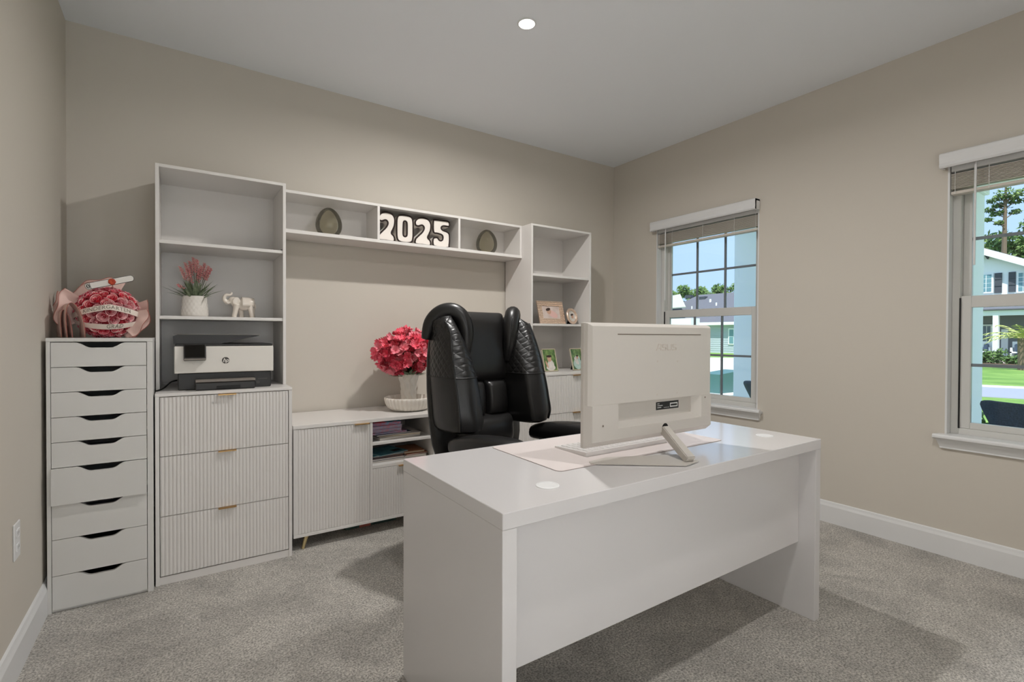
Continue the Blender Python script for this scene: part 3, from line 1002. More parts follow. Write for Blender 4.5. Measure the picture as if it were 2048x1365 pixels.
cp = G().box(-0.0465, 0.0465, -0.014, 0.008, -0.040, 0.040, 0.004, 2, Mx).build('control_panel', 'printer_black', t)
G().box(-0.041, 0.041, -0.0148, -0.0138, -0.027, 0.036, 0, 1, Mx).build('touch_screen', 'printer_screen', cp)
G().box(-0.0455, 0.0455, -0.0155, -0.0135, -0.040, -0.032, 0, 1, Mx).build('panel_bezel', 'printer_grey', cp)
mat('logo_grey', S(70, 66, 62), 0.5)
lg = G().cyl((0.672, pf - 0.0087, 1.046), (0.672, pf - 0.008, 1.046), 0.0165, 36).build('logo_disc', 'logo_grey', fp)
word('hp', 0.027, 0.672, 1.046, pf - 0.0093, 'printer_white', fp, 'logo_letters', bold=0.0006, shear=0.3)
g = G()
sq = 0.0045
for a in ((-sq, -sq, sq, -sq), (sq, -sq, sq, sq), (sq, sq, -sq, sq), (-sq, sq, -sq, -sq)):
    g.box(0.822 + min(a[0], a[2]) - 0.0006, 0.822 + max(a[0], a[2]) + 0.0006, pf + 0.0108, pf + 0.012, 0.926 + min(a[1], a[3]) - 0.0006, 0.926 + max(a[1], a[3]) + 0.0006)
for k in range(14):
    g.box(0.822 + k * 0.0032, 0.8238 + k * 0.0032, pf + 0.0108, pf + 0.012, 0.9435, 0.9455)
g.build('front_marks', 'printer_grey', t)
G().tube(cat_rom([(0.465, -0.30, 0.94), (0.44, -0.34, 0.935), (0.415, -0.37, 0.912), (0.398, -0.40, 0.9045), (0.384, -0.45, 0.9045)], 5, False), 0.0035, 8).build('power_cord', 'rubber_black', t, smooth=True)

# ------------------------------------------------------------------ potted lavender
ZS = 1.2702
mat('ceramic_white', S(230, 224, 216), 0.22, coat=0.3)
mat('ceramic_matte', S(232, 226, 217), 0.45)
mat('lav_leaf', S(96, 112, 82), 0.55, var=(40, S(142, 154, 126)))
mat('lav_stem', S(74, 88, 58), 0.6)
mat('lav_pink', S(222, 132, 136), 0.6, var=(60, S(242, 182, 176)))
PX_, PY_ = 0.546, -0.215
t = thing('potted_lavender', 'artificial pink lavender in a white quilted pot on the bookcase shelf', 'potted plant', (PX_, PY_, ZS))
def potf(r, z, a):
    if 0.012 < z < 0.108:
        q = abs(math.sin(9 * a + z * 95)) * abs(math.sin(9 * a - z * 95))
        return r * (1 + 0.035 * q ** 0.6)
    return r
prof = [(0.050, 0)] + [(0.0635 - 0.009 * (z / 0.112), z) for z in [0.004 + 0.0045 * k for k in range(24)]] + [(0.0545, 0.112), (0.051, 0.112), (0.050, 0.09), (0.001, 0.088)]
G().lathe(prof, (PX_, PY_, ZS), 108, potf).build('pot', 'ceramic_white', t, smooth=True)
G().lathe([(0.050, 0.089), (0.03, 0.094), (0.001, 0.096)], (PX_, PY_, ZS), 20).build('soil', mat('soil', S(62, 52, 40), 0.95), t)
def blade(g, p, az, L, w, droop, lift):
    pts = []
    for k in range(5):
        f = k / 4
        r = L * f * math.cos(lift) * (1 + 0.2 * f)
        z = L * f * math.sin(lift) - droop * f * f
        pts.append(Vector((p[0] + r * math.cos(az), p[1] + r * math.sin(az), p[2] + z)))
    sd = Vector((-math.sin(az), math.cos(az), 0))
    prev = None
    for k, q in enumerate(pts):
        ww = w * (0.5 + 1.1 * (k / 4)) * (1 - (k / 4) ** 3) + 0.0004
        a, c, b = g.bm.verts.new(q - sd * ww), g.bm.verts.new(q + Vector((0, 0, -ww * 0.35))), g.bm.verts.new(q + sd * ww)
        if prev:
            g.bm.faces.new((prev[0], prev[1], c, a))
            g.bm.faces.new((prev[1], prev[2], b, c))
        prev = (a, c, b)
rnd = random.Random(3)
for k in range(96):
    az = rnd.uniform(0, 2 * pi)
    rr = rnd.uniform(0.0, 0.034)
    g = G()
    blade(g, (PX_ + rr * math.cos(az), PY_ + rr * math.sin(az), ZS + 0.09), az + rnd.uniform(-.5, .5), rnd.uniform(0.07, 0.14), rnd.uniform(0.004, 0.0065), rnd.uniform(0.0, 0.035), rnd.uniform(0.55, 1.45))
    g.build('leaf', 'lav_leaf', t)
bud = None
for k, (ox, oz) in enumerate(((-0.066, 0.265), (-0.042, 0.285), (-0.022, 0.30), (-0.005, 0.318), (0.012, 0.308), (0.030, 0.275), (0.048, 0.295), (0.066, 0.280), (0.078, 0.27), (-0.03, 0.255), (0.02, 0.262), (-0.078, 0.17))):
    oy = rnd.uniform(-0.035, 0.035)
    top = Vector((PX_ + ox, PY_ + oy, ZS + oz))
    basep = Vector((PX_ + ox * 0.25, PY_ + oy * 0.3, ZS + 0.09))
    mid = basep.lerp(top, 0.55) + Vector((-ox * 0.12, 0, 0.0))
    st = G().tube(cat_rom([basep, mid, top], 4, False), 0.0013, 5).build('stem', 'lav_stem', t)
    d = (top - mid).normalized()
    g = G()
    n_ = 26 if k < 11 else 12
    for i in range(n_):
        f = i / n_
        L = 0.075 if k < 11 else 0.03
        q = top - d * (L * (1 - f))
        a = i * 2.4
        R_ = 0.0115 * (1 - 0.55 * f) + 0.002
        side = Vector((math.cos(a), math.sin(a), 0.35)).normalized()
        Mq = side.to_track_quat('Z', 'Y').to_matrix().to_4x4()
        g.ell(q + side * R_ * 0.6, 0.0034, 0.0034, 0.0062, Mq.to_3x3(), 6, 4)
    g.build('flower_spike', 'lav_pink', st)

# ------------------------------------------------------------------ elephant
EX, EY = 0.772, -0.215
mat('porcelain', S(236, 226, 214), 0.16, coat=0.5)
t = thing('elephant_figurine', 'small white ceramic elephant with raised trunk on the bookcase shelf', 'figurine', (EX, EY, ZS))
g = G()
RY = lambda a: Matrix.Rotation(math.radians(a), 3, 'Y')
g.ell((0.012, 0, 0.078), 0.047, 0.034, 0.036)                 # trunk of the body
g.ell((0.034, 0, 0.080), 0.030, 0.033, 0.034)
g.ell((-0.030, 0, 0.083), 0.024, 0.025, 0.029, RY(20))          # neck
g.ell((-0.046, 0, 0.096), 0.025, 0.022, 0.022)                  # head
for x, y, dx in ((-0.030, -0.016, -0.012), (-0.010, 0.017, 0.006), (0.036, -0.018, 0.010), (0.050, 0.016, 0.002)):
    g.tube([(x, y, 0.075), (x + dx * 0.5, y, 0.04), (x + dx, y, 0.012), (x + dx, y, 0.0015)], [0.0175, 0.0135, 0.0125, 0.014], 12)
tk = cat_rom([(-0.058, 0, 0.092), (-0.074, 0, 0.086), (-0.086, 0, 0.096), (-0.089, 0, 0.113), (-0.080, 0, 0.126), (-0.064, 0, 0.127), (-0.055, 0, 0.132), (-0.053, 0, 0.143)], 4, False)
g.tube(tk, [0.014 - 0.0095 * (i / (len(tk) - 1)) for i in range(len(tk))], 12)
for s in (-1, 1):
    g.ell((-0.034, s * 0.024, 0.093), 0.018, 0.0035, 0.024, RY(15))
    g.tube([(-0.060, s * 0.012, 0.085), (-0.072, s * 0.016, 0.078), (-0.080, s * 0.015, 0.083)], [0.004, 0.0032, 0.001], 8)
g.tube([(0.058, 0, 0.092), (0.066, 0, 0.075), (0.066, 0, 0.05)], [0.004, 0.003, 0.003], 8)
o = g.build('elephant_body', 'porcelain', t, local=True, smooth=True)
rm = o.modifiers.new('remesh', 'REMESH')
rm.mode = 'VOXEL'
rm.voxel_size = 0.0022
rm.use_smooth_shade = True
sm = o.modifiers.new('smooth', 'SMOOTH')
sm.factor = 0.5
sm.iterations = 4
g = G()                                                        # saddle cloth over the back
for i in range(9):
    row = []
secs = []
for i in range(9):
    f = i / 8
    x = -0.006 + 0.064 * f
    row = []
    for k in range(11):
        a = math.radians(-118 + 236 * k / 10)
        taper = 1 - 0.16 * max(0, f - 0.6) / 0.4
        row.append((x, math.sin(a) * 0.0375 * taper, 0.079 + math.cos(a) * 0.0395 * taper))
    secs.append(row)
g.loft(secs, cap=False, closed=False)
o = g.build('saddle_cloth', 'porcelain', t, local=True, smooth=True)
sd_ = o.modifiers.new('sol', 'SOLIDIFY')
sd_.thickness = 0.002

# ------------------------------------------------------------------ rose bouquet on the drawer unit
ZT = 1.1602
BC = Vector((0.200, -0.385, 1.276))
BR = 0.104
mat('rose_red', S(246, 70, 94), 0.6, var=(90, S(238, 96, 114)))
mat('rose_pink', S(240, 148, 160), 0.6, var=(90, S(248, 188, 192)))
mat('rose_tip', S(252, 214, 210), 0.6)
mat('rose_core', S(190, 36, 62), 0.7)
mat('wrap_pink', S(232, 198, 188), 0.55, sub=0.0, bump=(40, 0.2, 0.001))
mat('wrap_edge', S(176, 104, 92), 0.5)
mat('ribbon_satin', S(240, 226, 214), 0.35)
mat('ribbon_ink', S(134, 124, 110), 0.35, metal=0.4)
t = thing('rose_bouquet', 'dome of red and pink foam roses with wrap and lettered ribbons on the drawer unit', 'bouquet', (BC.x, BC.y, ZT))
def rose_mesh(mats_, seed):
    r_ = random.Random(seed)
    bmx = G()
    faces_tip = []
    turns = 3.1
    nst = 40
    prev = None
    for i in range(nst + 1):
        f = i / nst
        a = turns * 2 * pi * f
        R_ = 0.0022 + 0.0165 * f
        h = 0.021 - 0.008 * f + 0.0022 * math.sin(a * 1.7)
        ca, sa = math.cos(a), math.sin(a)
        flare = 1.0 + 0.28 * f
        v0 = bmx.bm.verts.new((R_ * ca * 0.8, R_ * sa * 0.8, 0.0))
        v1 = bmx.bm.verts.new((R_ * ca * flare * 0.97, R_ * sa * flare * 0.97, h * 0.86))
        v2 = bmx.bm.verts.new((R_ * ca * (flare + 0.07), R_ * sa * (flare + 0.07), h))
        if prev:
            fa = bmx.bm.faces.new((prev[0], v0, v1, prev[1]))
            fb = bmx.bm.faces.new((prev[1], v1, v2, prev[2]))
            fb.material_index = 1
        prev = (v0, v1, v2)
    return bmx.build('rose', mats_, t, local=True, smooth=True)
protos = [rose_mesh(['rose_red', 'rose_pink'], 1), rose_mesh(['rose_red', 'rose_tip'], 2), rose_mesh(['rose_pink', 'rose_tip'], 3)]
rnd = random.Random(11)
N_ = 120
cnt = 0
for i in range(N_):
    zf = 1 - 2 * (i + 0.5) / N_
    rad = math.sqrt(1 - zf * zf)
    a = i * pi * (3 - math.sqrt(5))
    d = Vector((rad * math.cos(a), rad * math.sin(a), zf))
    c = BC + Vector((d.x * BR * 1.12, d.y * BR * 1.02, d.z * BR * 1.06))
    if c.z < ZT + 0.010 or d.y > 0.75:
        continue
    side = max(0.0, d.x * 0.25 - d.y)
    light = -d.y * 0.9 + d.x * 0.35 - abs(d.z) * 0.55 + rnd.uniform(-0.25, 0.25)
    pr = protos[2] if light > 0.5 else (protos[1] if light > 0.0 else protos[0])
    M = face_up(c - BC + Vector((0, 0, BC.z - ZT)) - d * 0.008, d + Vector((rnd.uniform(-.12, .12), rnd.uniform(-.12, .12), rnd.uniform(-.12, .12))), rnd.uniform(0, 6.3)) @ Matrix.Scale(rnd.uniform(0.92, 1.1), 4)
    if cnt < 3:
        p0 = protos[cnt]
    linked(pr, 'rose', t, M)
    cnt += 1
for p0, dd in zip(protos, ((0.2, -0.5, 0.85), (-0.3, -0.6, 0.74), (0.1, -0.93, 0.3))):
    d = Vector(dd).normalized()
    p0.matrix_local = face_up(Vector((d.x * BR * 1.12, d.y * BR * 1.02, d.z * BR * 1.06 + BC.z - ZT)) - d * 0.006, d, 1.0)
G().ell(BC, BR * 1.02, BR * 0.94, BR * 1.0, None, 24, 16).build('foam_core', 'rose_core', t, smooth=True)

def ribbon_pos(ph, z, out=0.016):
    k = (z - BC.z) / (BR * 1.06)
    r_ = math.sqrt(max(0.05, 1 - k * k))
    return Vector((BC.x + math.sin(ph) * (BR * 1.12 * r_ + out), BC.y - math.cos(ph) * (BR * 1.02 * r_ + out), z))
def ribbon(name, zfn, p0, p1, hw, body, size, shift, spacing):
    g = G()
    rows = []
    nseg = 40
    for s_ in (-1, -0.33, 0.33, 1):
        rows.append([ribbon_pos(p0 + (p1 - p0) * i / nseg, zfn(p0 + (p1 - p0) * i / nseg) + s_ * hw) for i in range(nseg + 1)])
    g.loft(rows, cap=False, closed=False)
    rb = g.build(name, 'ribbon_satin', t, smooth=True)
    vs, fs = text_geo(body, size, spacing=spacing)
    g = G()
    R_ = BR * 1.1 + 0.016
    out = []
    for v in vs:
        ph = shift + v[0] / R_
        out.append(ribbon_pos(ph, zfn(ph) + v[1], 0.0172))
    g.mesh_data(out, fs)
    g.build('lettering', 'ribbon_ink', rb)
ribbon('ribbon', lambda p: 1.300 - 0.032 * abs(p - 0.12) ** 1.15, -1.35, 1.45, 0.0125, 'KINDERGARTEN', 0.0235, 0.05, 1.04)
ribbon('ribbon', lambda p: 1.210 + 0.016 * (p - 0.0) ** 2, -1.25, 1.30, 0.0118, 'GRAD', 0.0245, 0.30, 1.12)

# printed diploma pick
mat('card_white', S(238, 234, 228), 0.6)
mat('card_black', S(28, 24, 22), 0.6)
mat('card_orange', S(200, 72, 30), 0.5, var=(60, S(160, 40, 24)))
pa, pb = px(176, 573, y=-0.45), px(262, 557, y=-0.45)
ax = (pb - pa).normalized()
upv = Vector((-ax.z, 0, ax.x))
def plate(hw, ext, y0, y1, name, material, parent):
    pts = []
    for k in range(9):
        a = math.radians(-90 + 180 * k / 8)
        q = pb + ax * (ext + hw * 0.75 * math.cos(a)) + upv * hw * math.sin(a)
        pts.append(q)
    for k in range(9):
        a = math.radians(90 + 180 * k / 8)
        q = pa - ax * ext + ax * hw * 0.75 * math.cos(a) + upv * hw * math.sin(a)
        pts.append(q)
    return G().loft([[(q.x, y0, q.z) for q in pts], [(q.x, y1, q.z) for q in pts]]).build(name, material, parent)
dp = plate(0.0150, 0.0, -0.450, -0.448, 'diploma_pick', 'card_black', t)
plate(0.0130, 0.0, -0.4508, -0.450, 'diploma_face', 'card_white', dp)
g = G()
c = pa
for r_ in (0.0095, 0.006):
    ringp = [c + ax * (0.55 * r_ * math.cos(2 * pi * k / 18)) + upv * (r_ * math.sin(2 * pi * k / 18)) for k in range(19)]
    g.tube([Vector((q.x, -0.4512, q.z)) for q in ringp], 0.0010, 5)
q = pa + ax * 0.008
g.tube([Vector((q.x, -0.4512, q.z)) + upv * s_ * 0.012 for s_ in (-1, 0, 1)], 0.0010, 5)
g.build('scroll_lines', 'card_black', dp)
c = pa.lerp(pb, 0.55)
g = G()
for k in range(7):
    a = 2 * pi * k / 7
    g.ell((c.x + 0.0075 * math.cos(a), -0.4535, c.z + 0.0075 * math.sin(a)), 0.0075, 0.003, 0.0075, None, 10, 6)
g.build('ribbon_knot', 'card_orange', dp)
G().tube([(c.x + 0.002, -0.446, c.z), (BC.x + 0.02, -0.42, BC.z + 0.07)], 0.0015, 6).build('pick_stick', 'wrap_edge', dp)

# pleated wrapping sheets
def sheet(rowfn, nu=28, nv=10, edge=True):
    g = G()
    rows = [[Vector(rowfn(i / nu, j / nv)) for i in range(nu + 1)] for j in range(nv + 1)]
    g.loft(rows, cap=False, closed=False)
    sh = g.build('wrapping_sheet', 'wrap_pink', t, smooth=True)
    md = sh.modifiers.new('sol', 'SOLIDIFY')
    md.thickness = 0.0008
    if edge:
        G().tube(rows[-1], 0.0013, 6).build('sheet_border', 'wrap_edge', sh, smooth=True)
def fan(a0, a1, r1, yb, yf, ruf=0.012, nr=5, zsc=1.0, ph=0.0):
    """collar round the dome, angles in the xz plane measured from +x"""
    def fn(u, v):
        a = math.radians(a0 + (a1 - a0) * u)
        r_ = BR * 0.98 + (r1 - BR * 0.98) * v
        w = ruf * v * math.sin(nr * 2 * pi * u + ph)
        z = BC.z + (r_ + w) * math.sin(a) * zsc
        return (BC.x + (r_ + w) * math.cos(a) * 1.08, yb + (yf - yb) * v + 1.4 * w, max(ZT + 0.002, z))
    return fn
sheet(fan(70, 152, 0.160, -0.36, -0.31, 0.006, 2))
sheet(fan(88, 128, 0.172, -0.34, -0.28, 0.006, 1.5, ph=1.0))
sheet(fan(142, 206, 0.165, -0.40, -0.44, 0.009, 1.5, ph=0.6))
sheet(fan(150, 190, 0.190, -0.36, -0.34, 0.008, 1.2, ph=2.0))
sheet(fan(-62, 26, 0.148, -0.40, -0.43, 0.005, 2, ph=1.2))
sheet(fan(-52, 8, 0.140, -0.44, -0.465, 0.005, 1.5, ph=0.2))
# standing loops of the wrap at the left
def loop(x, y, z0, h, w, tw):
    def fn(u, v):
        a = math.radians(200 * u - 10)
        return (x + (v - 0.5) * 0.03 + w * (math.cos(a)) - 0.01 * math.sin(4 * u), y - 0.10 * v + tw * math.sin(pi * u), z0 + h * math.sin(pi * u) ** 0.8 + 0.002)
    return fn
sheet(loop(0.085, -0.42, ZT, 0.150, 0.034, -0.02), 24, 6)
sheet(loop(0.052, -0.40, ZT, 0.120, 0.022, 0.01), 24, 6)

# ------------------------------------------------------------------ glass eggs
thin_glass('smoke_glass', (0.80, 0.78, 0.70), 0.9, 0.015)
def egg(x, y, z, s, label):
    t = thing('glass_egg', label, 'vase', (x, y, z), group='smoked glass egg ornaments on the bridge shelf')
    prof = []
    for k in range(25):
        f = k / 24
        a = math.radians(-62 + 152 * f)
        zz = math.sin(a)
        r_ = math.cos(a) * (1 - 0.14 * zz)
        prof.append((max(0.0006, r_ * 0.078 * s), (zz + math.sin(math.radians(62))) * 0.0965 * s))
    G().lathe(prof, (x, y, z + 0.0005), 48).build('egg_shell', 'smoke_glass', t, smooth=True)
egg(1.258, -0.145, 1.793, 1.0, 'smoked glass egg in the left bay of the bridge shelf')
egg(2.412, -0.145, 1.793, 1.02, 'smoked glass egg in the right bay of the bridge shelf')

# ------------------------------------------------------------------ number pillows
mat('plush_white', S(238, 230, 222), 0.9, sheen=0.3, bump=(35, 0.35, 0.004))
mat('plush_black', S(40, 26, 22), 0.8)
TWO = [(0.05, 0.02), (0.5, 0.0), (0.9, 0.0), (0.98, 0.10), (0.92, 0.22), (0.80, 0.30), (0.88, 0.42), (0.97, 0.58), (0.98, 0.80), (0.82, 0.95), (0.5, 1.0), (0.2, 0.95), (0.03, 0.82), (0.05, 0.68), (0.22, 0.64), (0.44, 0.69), (0.53, 0.62), (0.44, 0.49), (0.22, 0.34), (0.04, 0.20)]
ZERO = [(0.15, 0.04), (0.5, 0.0), (0.85, 0.04), (0.98, 0.18), (1.0, 0.5), (0.98, 0.82), (0.85, 0.96), (0.5, 1.0), (0.15, 0.96), (0.02, 0.82), (0.0, 0.5), (0.02, 0.18)]
HOLE = [(0.46, 0.27), (0.54, 0.27), (0.58, 0.34), (0.58, 0.66), (0.55, 0.74), (0.47, 0.74), (0.44, 0.66), (0.43, 0.34)]
FIVE = [(0.10, 0.98), (0.5, 1.0), (0.88, 1.0), (0.99, 0.90), (0.95, 0.78), (0.64, 0.77), (0.53, 0.71), (0.60, 0.65), (0.86, 0.60), (0.99, 0.48), (0.98, 0.14), (0.88, 0.0), (0.14, 0.0), (0.01, 0.14), (0.06, 0.32), (0.28, 0.36), (0.42, 0.27), (0.55, 0.30), (0.54, 0.43), (0.30, 0.47), (0.10, 0.48), (0.03, 0.60), (0.03, 0.88)]
def numeral(loops, x0, w, h, label):
    z0, yf = 1.7935, -0.205
    t = thing('number_pillow', label, 'pillow', (x0 + w / 2, -0.14, z0), group='plush numerals in the middle bay')
    ls = [cat_rom([(p[0], p[1]) for p in lp], 5) for lp in loops]
    bv = 0.013
    cu = bpy.data.curves.new('num', 'CURVE')
    cu.dimensions = '2D'
    cu.fill_mode = 'BOTH'
    cu.extrude = 0.028
    cu.bevel_depth = bv
    cu.bevel_resolution = 4
    cu.offset = -bv
    pts3 = []
    for lp in ls:
        sp = cu.splines.new('POLY')
        sp.points.add(len(lp) - 1)
        q3 = []
        for k, p in enumerate(lp):
            xx, yy = p[0] * w, p[1] * h
            sp.points[k].co = (xx, yy, 0, 1)
            q3.append((xx, yy))
        sp.use_cyclic_u = True
        pts3.append(q3)
    o = bpy.data.objects.new('num', cu)
    COL.objects.link(o)
    dg = bpy.context.evaluated_depsgraph_get()
    me = o.evaluated_get(dg).to_mesh()
    g = G()
    Mx_ = Matrix.Translation((x0, yf + 0.041, z0 + 0.0005)) @ XR
    g.mesh_data([tuple(v.co) for v in me.vertices], [tuple(p.vertices) for p in me.polygons], Mx_)
    o.evaluated_get(dg).to_mesh_clear()
    bpy.data.objects.remove(o)
    bmesh.ops.remove_doubles(g.bm, verts=g.bm.verts, dist=0.0002)
    body = g.build('pillow_body', 'plush_white', t, smooth=True, auto=50)
    for li, q3 in enumerate(pts3):
        g = G()
        path = []
        m_ = len(q3)
        area = sum(q3[k][0] * q3[(k + 1) % m_][1] - q3[(k + 1) % m_][0] * q3[k][1] for k in range(m_))
        sg = (1 if area > 0 else -1) * (1 if li == 0 else -1)
        for k in range(m_):
            d = (Vector(q3[(k + 1) % m_]) - Vector(q3[k - 1])).normalized()
            nn = Vector((-d.y, d.x)) * sg
            path.append(Vector((x0 + q3[k][0] + nn.x * 0.0045, yf + 0.0015, z0 + 0.0012 + q3[k][1] + nn.y * 0.0045)))
        g.tube(path + path[:1], 0.0058, 8)
        g.build('outline_piping', 'plush_black', t, smooth=True)
numeral([TWO], 1.551, 0.121, 0.196, 'white plush numeral two with black piping, leftmost in the shelf bay')
numeral([ZERO, HOLE], 1.675, 0.125, 0.194, 'white plush numeral zero with black piping in the shelf bay')
numeral([TWO], 1.804, 0.128, 0.194, 'white plush numeral two between the zero and the five')
numeral([FIVE], 1.936, 0.138, 0.194, 'white plush numeral five with black piping in the shelf bay')

# ------------------------------------------------------------------ bowl, vase, flowers
ZK = 0.6842
VX, VY = 1.735, -0.275
mat('bowl_white', S(236, 229, 219), 0.4)
t = thing('ribbed_bowl', 'wide cream ribbed bowl on the console holding the wavy vase', 'bowl', (VX, VY, ZK))
def bowlf(r_, z, a):
    if r_ < 0.08:
        return r_
    return r_ * (1 + 0.055 * abs(math.sin(17 * a + 9 * z)) - 0.03)
prof = [(0.090, 0.0), (0.114, 0.004), (0.132, 0.018), (0.145, 0.042), (0.152, 0.068), (0.153, 0.082), (0.149, 0.087), (0.145, 0.082), (0.136, 0.044), (0.112, 0.016), (0.08, 0.010), (0.001, 0.010)]
G().lathe(prof, (VX, VY, ZK), 228, bowlf).build('bowl_body', 'bowl_white', t, smooth=True)
t = thing('wavy_vase', 'white vase with wavy vertical ribs standing in the ribbed bowl', 'vase', (VX, VY, ZK + 0.0105))
def vasef(r_, z, a):
    w = 0.20 * math.sin(z * 75)
    return r_ * (0.97 + 0.20 * (0.5 + 0.5 * math.cos(8 * (a + w))) ** 4)
prof = [(0.040, 0.0), (0.043, 0.002)] + [(0.043 + 0.004 * (z / 0.19) + 0.020 * max(0, (z - 0.13) / 0.1) ** 2.0, z) for z in [0.01 * k for k in range(1, 24)]] + [(0.055, 0.231), (0.046, 0.19), (0.040, 0.12), (0.038, 0.02), (0.001, 0.018)]
G().lathe(prof, (VX, VY, ZK + 0.0105), 128, vasef).build('vase_body', 'ceramic_matte', t, smooth=True)

mat('petal_hot', S(250, 90, 114), 0.55, var=(50, S(242, 118, 134)))
mat('petal_light', S(242, 128, 144), 0.55, var=(50, S(246, 150, 160)))
mat('petal_deep', S(240, 70, 96), 0.55, var=(50, S(234, 90, 110)))
mat('silk_leaf', S(52, 74, 44), 0.5, var=(30, S(88, 110, 74)))
FC = Vector((1.722, -0.275, 1.066))
FZ = ZK + 0.235
t = thing('flower_arrangement', 'bushy coral-pink silk flowers filling the wavy white vase', 'flowers', (VX, VY, FZ))
def flower_mesh(mname, seed):
    r_ = random.Random(seed)
    g = G()
    for k in range(6):
        a0 = 2 * pi * k / 6 + r_.uniform(-.2, .2)
        tilt = r_.uniform(0.05, 0.6)
        L, Wd = 0.036 * r_.uniform(0.8, 1.15), 0.016 * r_.uniform(0.85, 1.2)
        rows = []
        for i in range(5):
            f = i / 4
            row = []
            for j in range(7):
                s_ = (j / 6 - 0.5) * 2
                wd_ = Wd * math.sin(pi * (0.12 + 0.72 * f)) ** 0.8
                x = L * f
                z = 0.012 * math.sin(f * 1.7) * 1.6 + 0.0065 * math.sin(s_ * 6.5 + seed + 2 * k) * f ** 1.5 + tilt * 0.022 * f * f
                p = Vector((x * math.cos(tilt * f), s_ * wd_, z + 0.008 * s_ * s_ * f))
                p.rotate(Matrix.Rotation(a0, 3, 'Z'))
                row.append(p)
            rows.append(row)
        g.loft(rows, cap=False, closed=False)
    for k in range(4):
        a = 2 * pi * k / 4 + 0.4
        g.tube([(0, 0, 0), (0.004 * math.cos(a), 0.004 * math.sin(a), 0.022)], 0.0008, 4)
    return g.build('flower', mname, t, local=True, smooth=True)
fp_ = [flower_mesh('petal_hot', 1), flower_mesh('petal_light', 2), flower_mesh('petal_deep', 3)]
rnd = random.Random(21)
placed = []
tries = 0
used = [False] * 3
while len(placed) < 190 and tries < 12000:
    tries += 1
    d = Vector((rnd.gauss(0, 1), rnd.gauss(0, 1), rnd.gauss(0.25, 1))).normalized()
    rr = rnd.choice((1.0, 0.95, 0.85, 0.7, 0.55)) * rnd.uniform(0.9, 1.03)
    p = FC + Vector((d.x * 0.185 * rr, d.y * 0.16 * rr, d.z * 0.125 * rr))
    p.z += -0.05 * max(0, -d.x) * 0.3
    if p.z < FZ + 0.03 or p.y > -0.06:
        continue
    if any((p - q).length < 0.0235 for q in placed):
        continue
    placed.append(p)
    k = rnd.choice((0, 0, 1, 1, 2))
    nn = (d + Vector((rnd.uniform(-.5, .5), rnd.uniform(-.5, .5) - 0.15, rnd.uniform(-.3, .5)))).normalized()
    M = face_up(p - Vector((VX, VY, FZ)), nn, rnd.uniform(0, 6.3)) @ Matrix.Scale(rnd.uniform(0.8, 1.1), 4)
    if not used[k]:
        used[k] = True
        fp_[k].matrix_local = M
    else:
        linked(fp_[k], 'flower', t, M)
# a few outlying blooms on the left and top
for p in ((1.512, -0.29, 1.072), (1.525, -0.27, 1.045), (1.55, -0.26, 1.12), (1.70, -0.27, 1.195), (1.735, -0.26, 1.205), (1.79, -0.27, 1.195), (1.535, -0.30, 1.10)):
    d = (Vector(p) - FC).normalized()
    linked(fp_[rnd.choice((0, 1))], 'flower', t, face_up(Vector(p) - Vector((VX, VY, FZ)), d + Vector((0, -0.5, 0)), rnd.uniform(0, 6)) @ Matrix.Scale(0.85, 4))
for k in range(36):
    a = rnd.uniform(0, 2 * pi)
    g = G()
    blade(g, (VX + 0.02 * math.cos(a), VY + 0.02 * math.sin(a), FZ - 0.02), a, rnd.uniform(0.07, 0.15), rnd.uniform(0.008, 0.013), rnd.uniform(0.0, 0.03), rnd.uniform(0.35, 1.2))
    g.build('leaf', 'silk_leaf', t)
for p in placed[:40]:
    G().tube(cat_rom([(VX, VY, FZ - 0.06), (VX * 0.7 + p.x * 0.3, VY * 0.7 + p.y * 0.3, FZ + 0.03), p], 3, False), 0.0014, 5).build('stem', 'silk_leaf', t)

# ------------------------------------------------------------------ picture frames
mat('rose_gold', S(228, 204, 184), 0.3, metal=0.7)
mat('pearl_gold', S(226, 214, 190), 0.35, metal=0.3)
mat('photo_pale', S(222, 206, 198), 0.35, var=(14, S(202, 180, 170)))
mat('photo_green', S(58, 92, 46), 0.35, var=(28, S(132, 158, 96)))
mat('photo_aqua', S(168, 196, 186), 0.35, var=(30, S(206, 220, 208)))
mat('photo_skin', S(206, 164, 140), 0.4)
mat('photo_hair', S(60, 44, 36), 0.5)
mat('photo_cloth', S(228, 222, 214), 0.5, var=(40, S(204, 198, 190)))
mat('photo_blush', S(230, 188, 180), 0.5)
mat('velvet_black', S(20, 18, 18), 0.9)
def frame_matrix(cx_, yb_, z, lean, turn=0):
    """local x right, local z up along the leaning face, -y towards the viewer"""
    return Matrix.Translation((cx_, yb_, z)) @ Matrix.Rotation(math.radians(turn), 4, 'Z') @ Matrix.Rotation(math.radians(-lean), 4, 'X')
def disc(g, M, x, z, rx, rz, y, n=24, rot=0):
    pts = []
    for k in range(n):
        a = 2 * pi * k / n
        u, v = rx * math.cos(a), rz * math.sin(a)
        pts.append(M @ Vector((x + u * math.cos(rot) - v * math.sin(rot), y, z + u * math.sin(rot) + v * math.cos(rot))))
    g.poly(pts)
